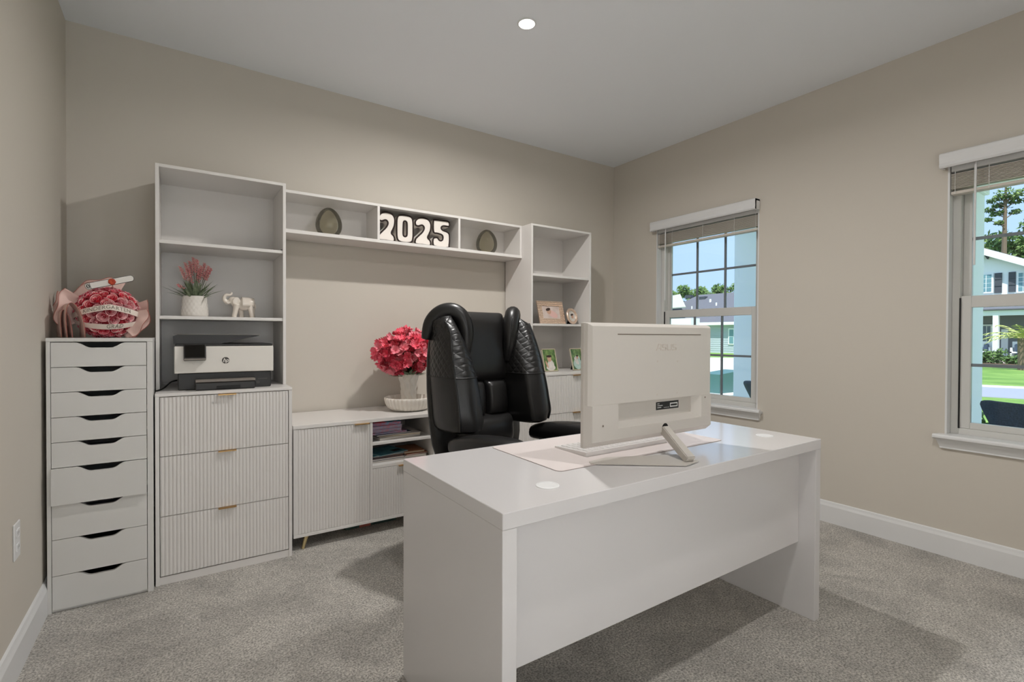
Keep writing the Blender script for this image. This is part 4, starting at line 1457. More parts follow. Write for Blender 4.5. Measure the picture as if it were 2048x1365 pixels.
def easel(t, M, w, h):
    back = G().box(-w / 2, w / 2, 0.006, 0.009, 0.004, h - 0.004, 0, 1, M).build('backing', 'velvet_black', t)
    g = G()
    a = [M @ Vector((-0.025, 0.009, h * 0.62)), M @ Vector((0.025, 0.009, h * 0.62))]
    base = M @ Vector((0, 0, 0))
    yb2 = base.y + h * 0.42
    bq = [Vector((base.x + 0.03, min(yb2, -0.05), base.z + 0.0005)), Vector((base.x - 0.03, min(yb2, -0.05), base.z + 0.0005))]
    g.poly([a[0], a[1], bq[0], bq[1]])
    e_ = g.build('easel_leg', 'velvet_black', t)
    md = e_.modifiers.new('sol', 'SOLIDIFY')
    md.thickness = 0.002
    return back
# large textured landscape frame
M = frame_matrix(2.955, -0.275, ZS + 0.002, 16)
fw, fh, bd = 0.262, 0.190, 0.043
t = thing('picture_frame', 'large rose-gold studded frame with a sleeping baby photo', 'picture frame', (2.955, -0.275, ZS), group='picture frames in the bookcase')
g = G()
g.box(-fw / 2, fw / 2, -0.004, 0.006, 0, bd, 0, 1, M).box(-fw / 2, fw / 2, -0.004, 0.006, fh - bd, fh, 0, 1, M)
g.box(-fw / 2, -fw / 2 + bd, -0.004, 0.006, bd, fh - bd, 0, 1, M).box(fw / 2 - bd, fw / 2, -0.004, 0.006, bd, fh - bd, 0, 1, M)
fr = g.build('frame_border', 'rose_gold', t)
g = G()
st = 0.0142
nx_, nz_ = int(fw / st), int(fh / st)
for i in range(nx_):
    for j in range(nz_):
        x = -fw / 2 + (i + 0.5) * fw / nx_
        z = (j + 0.5) * fh / nz_
        if abs(x) < fw / 2 - bd and bd < z < fh - bd:
            continue
        h_ = st * 0.5
        q = [M @ Vector((x - h_, -0.004, z)), M @ Vector((x, -0.004, z - h_)), M @ Vector((x + h_, -0.004, z)), M @ Vector((x, -0.004, z + h_))]
        tip = M @ Vector((x, -0.010, z))
        for k in range(4):
            g.poly([q[k], q[(k + 1) % 4], tip])
g.build('studs', 'rose_gold', fr)
ph = G().box(-fw / 2 + bd, fw / 2 - bd, -0.001, 0.0, bd, fh - bd, 0, 1, M).build('photograph', 'photo_pale', t)
g = G()
disc(g, M, 0.012, 0.082, 0.052, 0.027, -0.0013, rot=-0.45)
g.build('printed_blanket', 'photo_blush', ph)
g = G()
disc(g, M, -0.022, 0.104, 0.022, 0.024, -0.0016)
g.build('printed_face', 'photo_skin', ph)
g = G()
disc(g, M, -0.028, 0.120, 0.024, 0.012, -0.0019, rot=0.3)
g.build('printed_headband', 'photo_hair', ph)
easel(t, M, fw * 0.8, fh * 0.95)
# round frame
M = frame_matrix(3.147, -0.30, ZS + 0.002, 14, 12)
t = thing('picture_frame', 'small round rose-gold frame with a baby photo', 'picture frame', (3.147, -0.30, ZS), group='picture frames in the bookcase')
R0 = 0.068
secs = []
for k in range(41):
    a = 2 * pi * k / 40
    ca, sa = math.cos(a), math.sin(a)
    secs.append([M @ Vector((r_ * ca, y, R0 + r_ * sa)) for r_, y in ((0.046, 0.004), (0.046, -0.003), (0.050, -0.008), (0.058, -0.010), (0.065, -0.007), (R0, 0.0), (R0, 0.004))])
fr = G().loft(secs, cap=False).build('frame_ring', 'rose_gold', t, smooth=True)
g = G()
for k in range(36):
    a = 2 * pi * k / 36
    g.ell(M @ Vector((0.0585 * math.cos(a), -0.0095, R0 + 0.0585 * math.sin(a))), 0.0042, 0.003, 0.0042, None, 8, 5)
g.build('beads', 'rose_gold', fr, smooth=True)
g = G()
disc(g, M, 0, R0, 0.0465, 0.0465, 0.0, 36)
ph = g.build('photograph', 'photo_cloth', t)
g = G()
disc(g, M, 0.004, R0 - 0.004, 0.015, 0.017, -0.0006)
g.build('printed_face', 'photo_skin', ph)
g = G()
disc(g, M, 0.002, R0 + 0.012, 0.018, 0.008, -0.001, rot=0.25)
g.build('printed_hair', 'photo_hair', ph)
easel(t, M @ Matrix.Translation((0, 0, 0)), 0.07, 0.125)
# two small beaded portrait frames
def small_frame(cx_, yb_, turn, bgm, label, pose):
    M = frame_matrix(cx_, yb_, ZC + 0.002, 15, turn)
    w, h = 0.132, 0.178
    t = thing('picture_frame', label, 'picture frame', (cx_, yb_, ZC), group='picture frames in the bookcase')
    g = G()
    for a in ((-w / 2, w / 2, 0, 0.006), (-w / 2, w / 2, h - 0.006, h), (-w / 2, -w / 2 + 0.006, 0, h), (w / 2 - 0.006, w / 2, 0, h)):
        g.box(a[0], a[1], -0.003, 0.006, a[2], a[3], 0, 1, M)
    fr = g.build('frame_border', 'pearl_gold', t)
    g = G()
    n1, n2 = 16, 22
    for k in range(n1):
        for z in (0.003, h - 0.003):
            g.ell(M @ Vector((-w / 2 + 0.003 + (w - 0.006) * k / (n1 - 1), -0.004, z)), 0.0034, 0.003, 0.0034, None, 6, 4)
    for k in range(n2):
        for x in (-w / 2 + 0.003, w / 2 - 0.003):
            g.ell(M @ Vector((x, -0.004, 0.003 + (h - 0.006) * k / (n2 - 1))), 0.0034, 0.003, 0.0034, None, 6, 4)
    g.build('beads', 'pearl_gold', fr, smooth=True)
    ph = G().box(-w / 2 + 0.006, w / 2 - 0.006, -0.001, 0.0, 0.006, h - 0.006, 0, 1, M).build('photograph', bgm, t)
    if pose == 0:
        spec = (('photo_cloth', ((0.004, 0.045, 0.032, 0.045, 0), (0.0, 0.028, 0.044, 0.022, 0))), ('photo_skin', ((-0.004, 0.098, 0.020, 0.024, 0), (-0.034, 0.055, 0.008, 0.03, 0.3))), ('photo_hair', ((-0.004, 0.118, 0.021, 0.010, 0), (-0.024, 0.118, 0.006, 0.008, 0), (0.016, 0.119, 0.006, 0.008, 0))))
    else:
        spec = (('photo_aqua', ((0.0, 0.05, 0.050, 0.044, 0), (0.004, 0.09, 0.03, 0.03, 0.4))), ('photo_cloth', ((-0.01, 0.075, 0.018, 0.035, 0.5),)), ('photo_skin', ((0.004, 0.104, 0.012, 0.014, 0),)), ('photo_hair', ((0.005, 0.116, 0.013, 0.007, 0),)))
    for i, (mm, els_) in enumerate(spec):
        g = G()
        for q, e_ in enumerate(els_):
            disc(g, M, e_[0], e_[1], e_[2], e_[3], -0.0013 - 0.0004 * i - 0.0001 * q, rot=e_[4])
        g.build('printed_figure', mm, ph)
    easel(t, M, w * 0.8, h * 0.95)
small_frame(2.862, -0.375, 0, 'photo_green', 'small beaded frame with a photo of a child in white, beside the chair', 0)
small_frame(3.148, -0.37, 6, 'photo_green', 'small beaded frame with a green and aqua outdoor photo', 1)

# ------------------------------------------------------------------ papers and notebooks on the console shelves
def book(x, y, z, w, d, h, rot, cover, label, pages='page_white', kind='notebook'):
    t = thing(kind, label, 'paper' if kind == 'paper_stack' else 'book', (x, y, z), math.radians(rot), 'papers and notebooks on the console shelves')
    c = min(0.0022, h * 0.22)
    G().box(-w / 2, w / 2, -d / 2, d / 2, 0, c, 0).build('back_cover', cover, t, local=True)
    G().box(-w / 2 + 0.002, w / 2 - 0.002, -d / 2 + 0.002, d / 2 - 0.002, c, h - c).build('page_block', pages, t, local=True)
    G().box(-w / 2, w / 2, -d / 2, d / 2, h - c, h, 0).build('front_cover', cover, t, local=True)
    return t
mat('page_lilac', S(176, 184, 206), 0.8, var=(40, S(206, 150, 168)))
mat('page_rose', S(206, 120, 140), 0.8, var=(40, S(150, 170, 200)))
mat('page_white', S(226, 220, 212), 0.8, bump=(600, 0.3, 0.0006))
mat('page_cream', S(206, 190, 166), 0.8)
mat('cover_navy', S(34, 52, 78), 0.5)
mat('cover_teal', S(60, 122, 138), 0.5, var=(20, S(90, 150, 160)))
mat('cover_pink', S(206, 110, 130), 0.5, var=(22, S(150, 190, 220)))
mat('cover_red', S(214, 52, 70), 0.45, var=(14, S(60, 130, 160), 0.45, 0.55))
mat('cover_blue', S(110, 150, 186), 0.5, var=(25, S(196, 140, 160)))
mat('cover_tan', S(160, 110, 76), 0.6)
mat('cover_white', S(222, 216, 210), 0.55)
mat('cover_orange', S(178, 92, 60), 0.5)
z = 0.5387
book(1.605, -0.345, z, 0.275, 0.21, 0.013, 5, 'cover_white', 'white paper pad at the bottom of the upper console pile'); z += 0.0132
book(1.618, -0.345, z, 0.265, 0.20, 0.012, -3, 'cover_white', 'cream-edged writing pad second from the bottom of the upper pile', 'page_cream'); z += 0.0122
book(1.565, -0.345, z, 0.235, 0.20, 0.009, 7, 'cover_navy', 'thin navy folder under the pink notebooks on the upper console shelf'); z += 0.0092
book(1.545, -0.34, z, 0.225, 0.20, 0.008, 2, 'cover_blue', 'pale blue workbook above the navy folder', 'page_lilac'); z += 0.0082
book(1.528, -0.33, z, 0.205, 0.20, 0.020, -2, 'cover_pink', 'pink and blue patterned notebook near the top of the upper pile', 'page_lilac'); z += 0.0202
book(1.526, -0.33, z, 0.205, 0.20, 0.020, 3, 'cover_blue', 'blue patterned notebook second from the top of the upper pile', 'page_lilac'); z += 0.0202
book(1.528, -0.325, z, 0.200, 0.20, 0.020, -1, 'cover_red', 'red and teal patterned notebook on top of the upper pile', 'page_rose')
z = 0.4062
book(1.535, -0.345, z, 0.215, 0.215, 0.011, 0, 'cover_white', 'white notepad at the bottom left of the lower console shelf'); z += 0.0112
book(1.532, -0.345, z, 0.210, 0.215, 0.012, 1, 'cover_navy', 'navy notebook above the white notepad on the lower console shelf'); z += 0.0122
book(1.528, -0.345, z, 0.205, 0.21, 0.010, -2, 'cover_tan', 'tan notebook in the middle of the lower left pile', 'cover_navy'); z += 0.0102
book(1.534, -0.34, z, 0.20, 0.21, 0.006, 4, 'cover_teal', 'teal envelope folder lying flat on the lower left pile'); z += 0.0062
e_ = book(1.548, -0.345, z, 0.205, 0.21, 0.005, 16, 'cover_teal', 'teal booklet with a dark sticker on top of the lower left pile')
G().box(0.02, 0.085, -0.07, -0.02, 0.005, 0.0054).build('sticker', 'label_black', e_, local=True)
z = 0.4062
book(1.722, -0.345, z, 0.145, 0.20, 0.016, -4, 'cover_white', 'thick white pad at the right end of the lower console shelf'); z += 0.0162
book(1.722, -0.34, z, 0.145, 0.20, 0.008, 3, 'cover_orange', 'orange-brown notebook on the thick white pad'); z += 0.0082
book(1.718, -0.335, z, 0.135, 0.19, 0.014, -3, 'cover_tan', 'tan journal on top of the lower right pile', 'page_cream')
for k, (zz, hh, cv, lab) in enumerate(((0.5387, 0.03, 'cover_white', 'thick white paper ream behind the chair on the upper right console shelf'), (0.569, 0.012, 'cover_navy', 'dark notebook on the white ream behind the chair'), (0.5812, 0.022, 'cover_white', 'white pad on top of the pile behind the chair'), (0.4062, 0.055, 'cover_white', 'deep white paper ream behind the chair on the lower console shelf'), (0.4614, 0.035, 'cover_blue', 'pale blue ream wrapper behind the chair'))):
    book(1.985, -0.37, zz, 0.30, 0.215, hh, (1, -2, 1, 0, 1)[k], cv, lab)
# flat box on the floor below the console
mat('box_green', S(52, 78, 70), 0.6)
mat('box_coral', S(176, 100, 84), 0.6)
t = thing('flat_box', 'flat dark green box with a coral band on the floor under the console', 'box', (1.47, -0.30, 0))
G().box(1.30, 1.62, -0.36, -0.16, 0.0, 0.045, 0.003).build('box_body', 'box_green', t)
G().box(1.385, 1.455, -0.3608, -0.1595, 0.0, 0.0455, 0.001).build('box_band', 'box_coral', t)
# ------------------------------------------------------------------ outside: ground
GZ = -0.25
mat('lawn', S(92, 134, 52), 0.9, var=(0.9, S(140, 172, 84), 0.3, 0.7), bump=(30, 0.6, 0.05))
mat('asphalt', S(150, 154, 166), 0.9)
mat('concrete', S(216, 212, 206), 0.9)
mat('ext_white', S(248, 249, 250), 0.6)
mat('ext_siding', S(176, 186, 194), 0.7)
mat('ext_trim', S(240, 242, 244), 0.6)
mat('shingle_grey', S(104, 104, 112), 0.9, bump=(3, 0.5, 0.05))
mat('shingle_sunlit', S(182, 182, 176), 0.9, bump=(3, 0.5, 0.05))  # shingle lightened to paint in a sunlit slope
mat('shutter_grey', S(72, 76, 84), 0.7)
mat('pane_blue', S(110, 150, 160), 0.15)
mat('pane_dark', S(96, 110, 120), 0.15)
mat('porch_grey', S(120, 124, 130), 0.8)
mat('bark', S(120, 102, 86), 0.9)
mat('pine_green', S(78, 104, 52), 0.8, var=(3, S(128, 150, 86)))
mat('tree_green', S(62, 92, 44), 0.8, var=(2, S(112, 140, 70)))
mat('palm_green', S(150, 162, 86), 0.7, var=(8, S(196, 196, 124)))
mat('shrub_green', S(58, 86, 44), 0.8, var=(6, S(104, 132, 70)))
mat('mulch', S(112, 92, 78), 0.95)
mat('cushion_blue', S(110, 124, 146), 0.8)
struct(G().box(W + T, 140, -60, 120, GZ - 0.3, GZ).build('ground_lawn', 'lawn'), 'green lawn outside the windows')
dv = Vector((0.335, -0.942, 0))
pv = Vector((0.942, 0.335, 0))
N0 = Vector((14.4, 5.8, 0))
def strip(name, a, b_, z, material, label):
    q = [N0 - dv * 60 + pv * a, N0 + dv * 60 + pv * a, N0 + dv * 60 + pv * b_, N0 - dv * 60 + pv * b_]
    g = G()
    g.loft([[(p.x, p.y, GZ - 0.02) for p in q], [(p.x, p.y, GZ + z) for p in q]])
    return struct(g.build(name, material), label)
strip('street', 0.0, 3.15, 0.010, 'asphalt', 'grey asphalt street')
strip('street_kerb', 3.15, 3.75, 0.03, 'concrete', 'pale concrete kerb of the street')
q = [px(1400, 749, z=GZ), px(1500, 749, z=GZ), px(1500, 717, z=GZ), px(1330, 715, z=GZ)]
struct(G().loft([[(p.x, p.y, GZ - 0.02) for p in q], [(p.x, p.y, GZ + 0.02) for p in q]]).build('driveway', 'concrete'), 'white concrete driveway across the street')

# ------------------------------------------------------------------ porch
mat('porch_paint', S(244, 246, 247), 0.6)
g = G()
g.box(W + T, W + T + 0.02, -6.3, 0.15, GZ, WZ0).box(W + T, W + T + 0.02, -6.3, 0.15, WZ1, 3.0)
for a, b_ in ((0, 1), (2, 3), (4, 5)):
    g.box(W + T, W + T + 0.02, ys[b_], ys[a] if a else 0.15, WZ0, WZ1)
struct(g.build('wall_outside_bounce', 'porch_paint'), 'unseen white outer wall face added to bounce light onto the porch')  # unseen white facing, added to bounce daylight to the porch column
struct(G().box(W + T, 6.15, -4.8, 0.05, GZ, -0.06).build('porch_floor', mat('porch_slab', S(226, 224, 220), 0.8)))
struct(G().box(W + T, 6.25, -4.9, -0.02, 2.46, 2.56).build('porch_roof', 'porch_paint'))
struct(G().box(7.0, 9.0, -6, 1.2, GZ - 0.05, GZ + 0.012).build('bounce_walk', 'concrete'), 'unseen pale walk added to bounce sunlight onto the porch')  # added below the sill line as a sunlight reflector
def column(y0, y1, label):
    t = thing('porch_column', label, 'column', (5.9, (y0 + y1) / 2, -0.06), group='square porch columns')
    G().box(5.76, 6.04, y0, y1, 0.10, 2.36, 0.006).build('shaft', 'ext_white', t)
    G().box(5.735, 6.065, y0 - 0.025, y1 + 0.025, -0.06, 0.10, 0.006).build('plinth', 'ext_white', t)
    G().box(5.735, 6.065, y0 - 0.025, y1 + 0.025, 2.36, 2.46, 0.006).build('capital', 'ext_white', t)
column(-0.36, -0.075, 'white square porch column seen through the window behind the monitor')
column(-2.14, -1.855, 'white square porch column at the left of the right-hand window')

mat('wicker', S(52, 66, 84), 0.7, var=(120, S(30, 40, 54)), bump=(130, 0.8, 0.004))
def porch_chair(y0, y1, label):
    yc = (y0 + y1) / 2
    t = thing('porch_chair', label, 'chair', (4.95, yc, -0.06), group='dark wicker porch chairs')
    hw = (y1 - y0) / 2
    secs = []
    for z, k, x in ((0.40, 0.74, 4.90), (0.50, 0.80, 4.87), (0.62, 0.90, 4.83), (0.70, 0.98, 4.80), (0.735, 1.0, 4.785), (0.755, 0.985, 4.785), (0.762, 0.94, 4.79)):
        s1, s2 = [], []
        for i in range(13):
            f = -1 + i / 6
            bow = 0.10 * f * f
            s1.append((x + bow, yc + f * hw * k, z))
            s2.append((x + bow + 0.035, yc + f * (hw * k - 0.02), z))
        secs.append(s1 + s2[::-1])
    G().loft(secs).build('backrest', 'wicker', t, smooth=True)
    G().box(4.88, 5.40, yc - hw * 0.78, yc + hw * 0.78, 0.30, 0.38, 0.02, 2).build('seat', 'wicker', t)
    for sy in (-1, 1):
        G().box(4.90, 5.38, yc + sy * hw * 0.86 - 0.03, yc + sy * hw * 0.86 + 0.03, 0.36, 0.56, 0.02, 2).build('arm', 'wicker', t)
        for x in (4.93, 5.34):
            G().tube([(x, yc + sy * hw * 0.7, 0.30), (x, yc + sy * hw * 0.74, -0.06)], [0.022, 0.016], 8).build('leg', 'wicker', t)
porch_chair(-1.36, -0.725, 'dark wicker porch chair back seen beside the monitor')
porch_chair(-3.02, -2.385, 'dark wicker porch chair back outside the right-hand window')

# ------------------------------------------------------------------ foliage helpers
def leaves(g, c, rx, ry, rz, n_, s, rnd):
    for _ in range(n_):
        d = Vector((rnd.gauss(0, 1), rnd.gauss(0, 1), rnd.gauss(0, 1))).normalized() * rnd.uniform(0.45, 1.0)
        p = Vector(c) + Vector((d.x * rx, d.y * ry, d.z * rz))
        u = Vector((rnd.gauss(0, 1), rnd.gauss(0, 1), rnd.gauss(0, 1))).normalized()
        v = u.orthogonal().normalized()
        k = s * rnd.uniform(0.6, 1.3)
        g.poly([p - u * k, p + v * k * 0.45, p + u * k, p - v * k * 0.45])
def tree(x, y, h, crown, label, gm='tree_green', seed=0, trunk=0.14, clumps=7, n_=130, s=0.28, group='pines and trees beyond the houses', low=0.5):
    rnd = random.Random(seed)
    t = thing('tree', label, 'tree', (x, y, GZ), group=group)
    G().tube([(x, y, GZ), (x + rnd.uniform(-.2, .2), y + rnd.uniform(-.2, .2), GZ + h * 0.5), (x, y, GZ + h * 0.95)], [trunk, trunk * 0.75, trunk * 0.25], 8).build('trunk', 'bark', t)
    g = G()
    for k in range(clumps):
        f = low + (1 - low) * (k + 0.5) / clumps
        a = rnd.uniform(0, 2 * pi)
        r_ = crown * (1.15 - abs(f - (low + 1) / 2) * 1.1) * rnd.uniform(0.35, 0.75)
        c = (x + r_ * math.cos(a), y + r_ * math.sin(a), GZ + h * f)
        leaves(g, c, crown * 0.55, crown * 0.55, crown * 0.36, n_, s, rnd)
    g.build('crown', gm, t)
    return t
# trees behind the grey house
sp = [(1347, 588, 62), (1362, 575, 66), (1377, 576, 60), (1394, 576, 68), (1411, 579, 61), (1424, 590, 57), (1436, 571, 63), (1453, 577, 66), (1471, 578, 60), (1482, 571, 64), (1330, 580, 63)]
side = ['leftmost', 'second', 'third', 'fourth', 'fifth', 'sixth', 'seventh', 'eighth', 'ninth', 'tenth', 'hidden']
for k, (u, v, x) in enumerate(sp):
    p = px(u, v, x=x)
    tree(x, p.y, p.z - GZ, 1.7, 'green pine behind the grey house roof, %s from the window frame' % side[k], 'pine_green' if k % 2 else 'tree_green', k + 5, clumps=9, n_=120, s=0.30, low=0.42)

# ------------------------------------------------------------------ grey house
hx = 39.0
t = thing('house', 'grey single-storey house with dark shingle roof beyond the monitor', 'house', (43, 20, GZ))
# lap siding: each course leans out a little
g = G()
za, zb, nb = GZ, 2.36, 14
for k in range(nb):
    z0_, z1_ = za + (zb - za) * k / nb, za + (zb - za) * (k + 1) / nb
    g.loft([[(hx - 0.02, 14, z0_), (hx + 0.3, 14, z0_), (hx + 0.3, 14, z1_), (hx, 14, z1_)], [(hx - 0.02, 27.5, z0_), (hx + 0.3, 27.5, z0_), (hx + 0.3, 27.5, z1_), (hx, 27.5, z1_)]])
g.build('front_wall', 'ext_siding', t)
G().box(hx + 0.3, 48, 14, 27.5, GZ, 2.36).build('house_body', 'ext_siding', t)
ev = [(hx - 0.5, 13.5, 2.36), (hx - 0.5, 31, 2.36), (49, 31, 2.36), (49, 13.5, 2.36)]
r0, r1 = (44, 19.0, 5.35), (44, 27.6, 5.35)
g = G()
g.poly([ev[0], ev[1], r1, r0])
g.poly([ev[2], ev[3], r0, r1])
g.poly([ev[3], ev[0], r0])
g.poly([ev[1], ev[2], r1])
rf = g.build('roof', 'shingle_grey', t)
G().box(hx - 0.56, hx - 0.48, 13.5, 31, 2.14, 2.38).build('fascia', 'ext_trim', t)
G().box(hx - 0.5, hx, 13.5, 31, 2.14, 2.17).build('soffit', 'ext_trim', t)
# gabled wing at the left, sunlight on its roof put into the colour
A, B, C_ = px(1318, 615, x=38.2), px(1354, 588, x=41), px(1373, 614, x=38.2)
g = G()
A2 = Vector((38.2, 30.0, 3.6))
g.poly([Vector((38.1, 30.5, 3.7)), Vector((38.1, C_.y, C_.z)), Vector((41.5, B.y, B.z)), Vector((41.5, 30.5, 5.1))])
o = g.build('wing_roof', 'shingle_sunlit', t)
md = o.modifiers.new('sol', 'SOLIDIFY')
md.thickness = 0.1
def on_roof(u, v):
    # point on the front slope of the main roof
    e0, e1 = Vector(ev[0]), Vector(ev[1])
    nrm = (e1 - e0).cross(Vector(r0) - e0).normalized()
    d = CF + CR * ((u - 1024) / FPX) + CU * ((682.5 - v) / FPX)
    k = (e0 - CC).dot(nrm) / d.dot(nrm)
    return CC + d * k
for u, v in ((1379, 594), (1407, 597)):
    p = on_roof(u, v)
    G().box(p.x - 0.25, p.x + 0.2, p.y - 0.34, p.y + 0.34, p.z - 0.15, p.z + 0.16).build('roof_vent', 'shutter_grey', rf)
for u, v, r_ in ((1422, 603, 0.10), (1434, 610, 0.07), (1385, 617, 0.06)):
    p = on_roof(u, v)
    G().cyl(p - Vector((0.1, 0, 0.2)), p + Vector((-0.1, 0, 0.2)), r_, 10).build('vent_pipe', 'ext_trim', rf)
def ext_window(t, x, u0, v0, u1, v1, cols, rows, pane, x_off=0.0, fr=0.07):
    a, b_ = px(u0, v0, x=x), px(u1, v1, x=x)
    y1_, y0_, z1_, z0_ = max(a.y, b_.y), min(a.y, b_.y), max(a.z, b_.z), min(a.z, b_.z)
    w = G().box(x - 0.06, x, y0_ - fr, y1_ + fr, z0_ - fr, z1_ + fr).build('window', 'ext_trim', t)
    for i in range(cols):
        for j in range(rows):
            dy, dz = (y1_ - y0_) / cols, (z1_ - z0_) / rows
            G().box(x - 0.075, x - 0.055, y0_ + i * dy + 0.02, y0_ + (i + 1) * dy - 0.02, z0_ + j * dz + 0.02, z0_ + (j + 1) * dz - 0.02).build('pane', pane, w)
ext_window(t, hx - 0.02, 1459, 659, 1468, 688, 1, 2, 'pane_blue')
p = px(1372, 640, x=37.5)
G().box(37.2, 38.4, p.y - 0.75, p.y + 1.6, GZ, 2.75).build('garage_return', 'ext_trim', t)

# ------------------------------------------------------------------ white house
hx = 40.0
t = thing('house', 'white two-storey house with grey shutters outside the right window', 'house', (44, 3, GZ))
ap = px(1966, 500, x=hx)
hwid = 6.2
zg = px(1966, 590, x=hx).z
slope = 0.50
ze = ap.z - slope * hwid
g = G()
yl, yr = ap.y + hwid, ap.y - hwid
g.prism([(yr, GZ), (yl, GZ), (yl, ze), (ap.y, ap.z - 0.15), (yr, ze)], 'x', hx, hx + 9)
g.build('house_body', 'ext_white', t)
for s, nm in ((1, 'roof_slope'), (-1, 'roof_slope')):
    ye = ap.y + s * (hwid + 0.45)
    zee = ap.z - slope * (hwid + 0.45)
    g = G()
    g.prism([(ap.y, ap.z - 0.02), (ye, zee - 0.02), (ye, zee + 0.12), (ap.y, ap.z + 0.12)], 'x', hx - 0.5, hx + 9.4)
    g.build(nm, 'shingle_grey', t)
    g = G()
    g.prism([(ap.y, ap.z - 0.30), (ye, zee - 0.30), (ye, zee + 0.10), (ap.y, ap.z + 0.10)], 'x', hx - 0.55, hx - 0.5)
    g.build('rake_board', 'ext_trim', t)
p = px(1974, 505, x=hx)
G().prism([(p.y + 0.14, p.z), (p.y - 0.22, p.z), (p.y - 0.06, p.z - 0.42)], 'x', hx - 0.3, hx).build('gable_bracket', 'shutter_grey', t)
def ext_box(u0, v0, u1, v1, x, d, name, material, parent):
    a, b_ = px(u0, v0, x=x), px(u1, v1, x=x)
    return G().box(x - d, x, min(a.y, b_.y), max(a.y, b_.y), min(a.z, b_.z), max(a.z, b_.z)).build(name, material, parent)
ext_window(t, hx, 1951, 551, 1984, 584, 3, 4, 'pane_blue')
ext_window(t, hx, 2037, 546, 2068, 582, 3, 4, 'pane_blue')
for u0, v0, u1, v1 in ((1990, 547, 2004, 586), (2018, 545, 2031, 584)):
    s_ = ext_box(u0, v0, u1, v1, hx, 0.08, 'shutter', 'shutter_grey', t)
    for f in (0.25, 0.6):
        ext_box(u0, v0 + (v1 - v0) * f, u1, v0 + (v1 - v0) * (f + 0.04), hx - 0.08, 0.03, 'batten', 'shutter_grey', s_)
# porch of the white house
ph = hx - 2.4
a, b_ = px(1950, 611, x=hx), px(1950, 622, x=ph)
g = G()
g.prism([(hx, a.z), (ph - 0.3, b_.z), (ph - 0.3, b_.z + 0.06), (hx, a.z + 0.08)], 'y', ap.y - 7, ap.y + 6.5)
for v in g.bm.verts:
    pass
bm_ = g.bm
for v in bm_.verts:
    v.co = Vector((v.co.x, v.co.y, v.co.z))
# prism along y already carries (x, y, z)
g.build('porch_roof', 'shingle_grey', t)
zb0, zb1 = px(1980, 632, x=ph).z, px(1980, 622, x=ph).z
G().box(ph - 0.15, ph + 0.15, ap.y - 7, ap.y + 6.5, zb0, zb1).build('porch_beam', 'ext_trim', t)
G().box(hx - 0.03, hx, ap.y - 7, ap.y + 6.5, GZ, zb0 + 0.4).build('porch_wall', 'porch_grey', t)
G().box(ph - 0.2, hx, ap.y - 7, ap.y + 6.5, GZ, GZ + 0.2).build('porch_deck', 'concrete', t)
for u0, u1 in ((1987, 1998), (2052, 2063)):
    a, b_ = px(u0, 640, x=ph), px(u1, 640, x=ph)
    G().box(ph - 0.16, ph + 0.16, b_.y, a.y, GZ + 0.2, zb0).build('porch_column', 'ext_trim', t)
ext_box(2003, 659, 2016, 716, hx, 0.06, 'door', 'ext_trim', t)
ext_window(t, hx - 0.03, 1957, 652, 1982, 690, 3, 2, 'pane_dark')
for k, (u0, u1, lab) in enumerate(((1962, 1983, 'white porch bench with blue cushion left of the far column'), (2023, 2044, 'white porch bench with blue cushion right of the far column'))):
    a, b_ = px(u0, 705, x=ph + 0.8), px(u1, 705, x=ph + 0.8)
    y0_, y1_ = b_.y, a.y
    bt = thing('porch_bench', lab, 'bench', (ph + 0.8, (y0_ + y1_) / 2, GZ + 0.2))
    G().box(ph + 0.5, ph + 1.0, y0_, y1_, 0.32, 0.40).build('seat', 'ext_trim', bt)
    G().box(ph + 0.95, ph + 1.02, y0_, y1_, 0.40, 0.95).build('backrest', 'ext_trim', bt)
    for yy in (y0_, y1_ - 0.06):
        G().box(ph + 0.5, ph + 1.0, yy, yy + 0.06, GZ + 0.2, 0.62).build('arm', 'ext_trim', bt)
    G().box(ph + 0.72, ph + 0.94, y0_ + 0.12, y1_ - 0.12, 0.42, 0.82, 0.05).build('cushion', 'cushion_blue', bt)
rnd = random.Random(5)
for k, (u, hh, lab) in enumerate(((1962, 0.55, 'low shrub by the far porch, leftmost'), (1971, 0.8, 'upright shrub in front of the far left bench'), (1988, 0.7, 'bushy shrub at the foot of the far porch column'), (2004, 0.9, 'loose shrub in front of the far front door'), (2020, 0.45, 'low shrub between the far door and right bench'), (2038, 0.5, 'low round shrub under the far right bench'))):
    p = px(u, 733, z=GZ)
    bt = thing('shrub', lab, 'shrub', (ph - 0.9, p.y * (ph - 0.9) / p.x, GZ), group='shrubs along the far porch')
    yy = px(u, 715, x=ph - 0.9).y
    bt.location.y = yy
    FRAME[bt.name] = Matrix.Translation((ph - 0.9, yy, GZ))
    g = G()
    leaves(g, (ph - 0.9, yy, GZ + hh * 0.5), 0.30, 0.34, hh * 0.5, 90, 0.13, rnd)
    g.build('foliage', 'shrub_green', bt)
struct(G().box(ph - 1.5, ph - 0.2, ap.y - 7, ap.y + 6.5, GZ - 0.05, GZ + 0.03).build('planting_bed', 'mulch'), 'mulched planting bed')
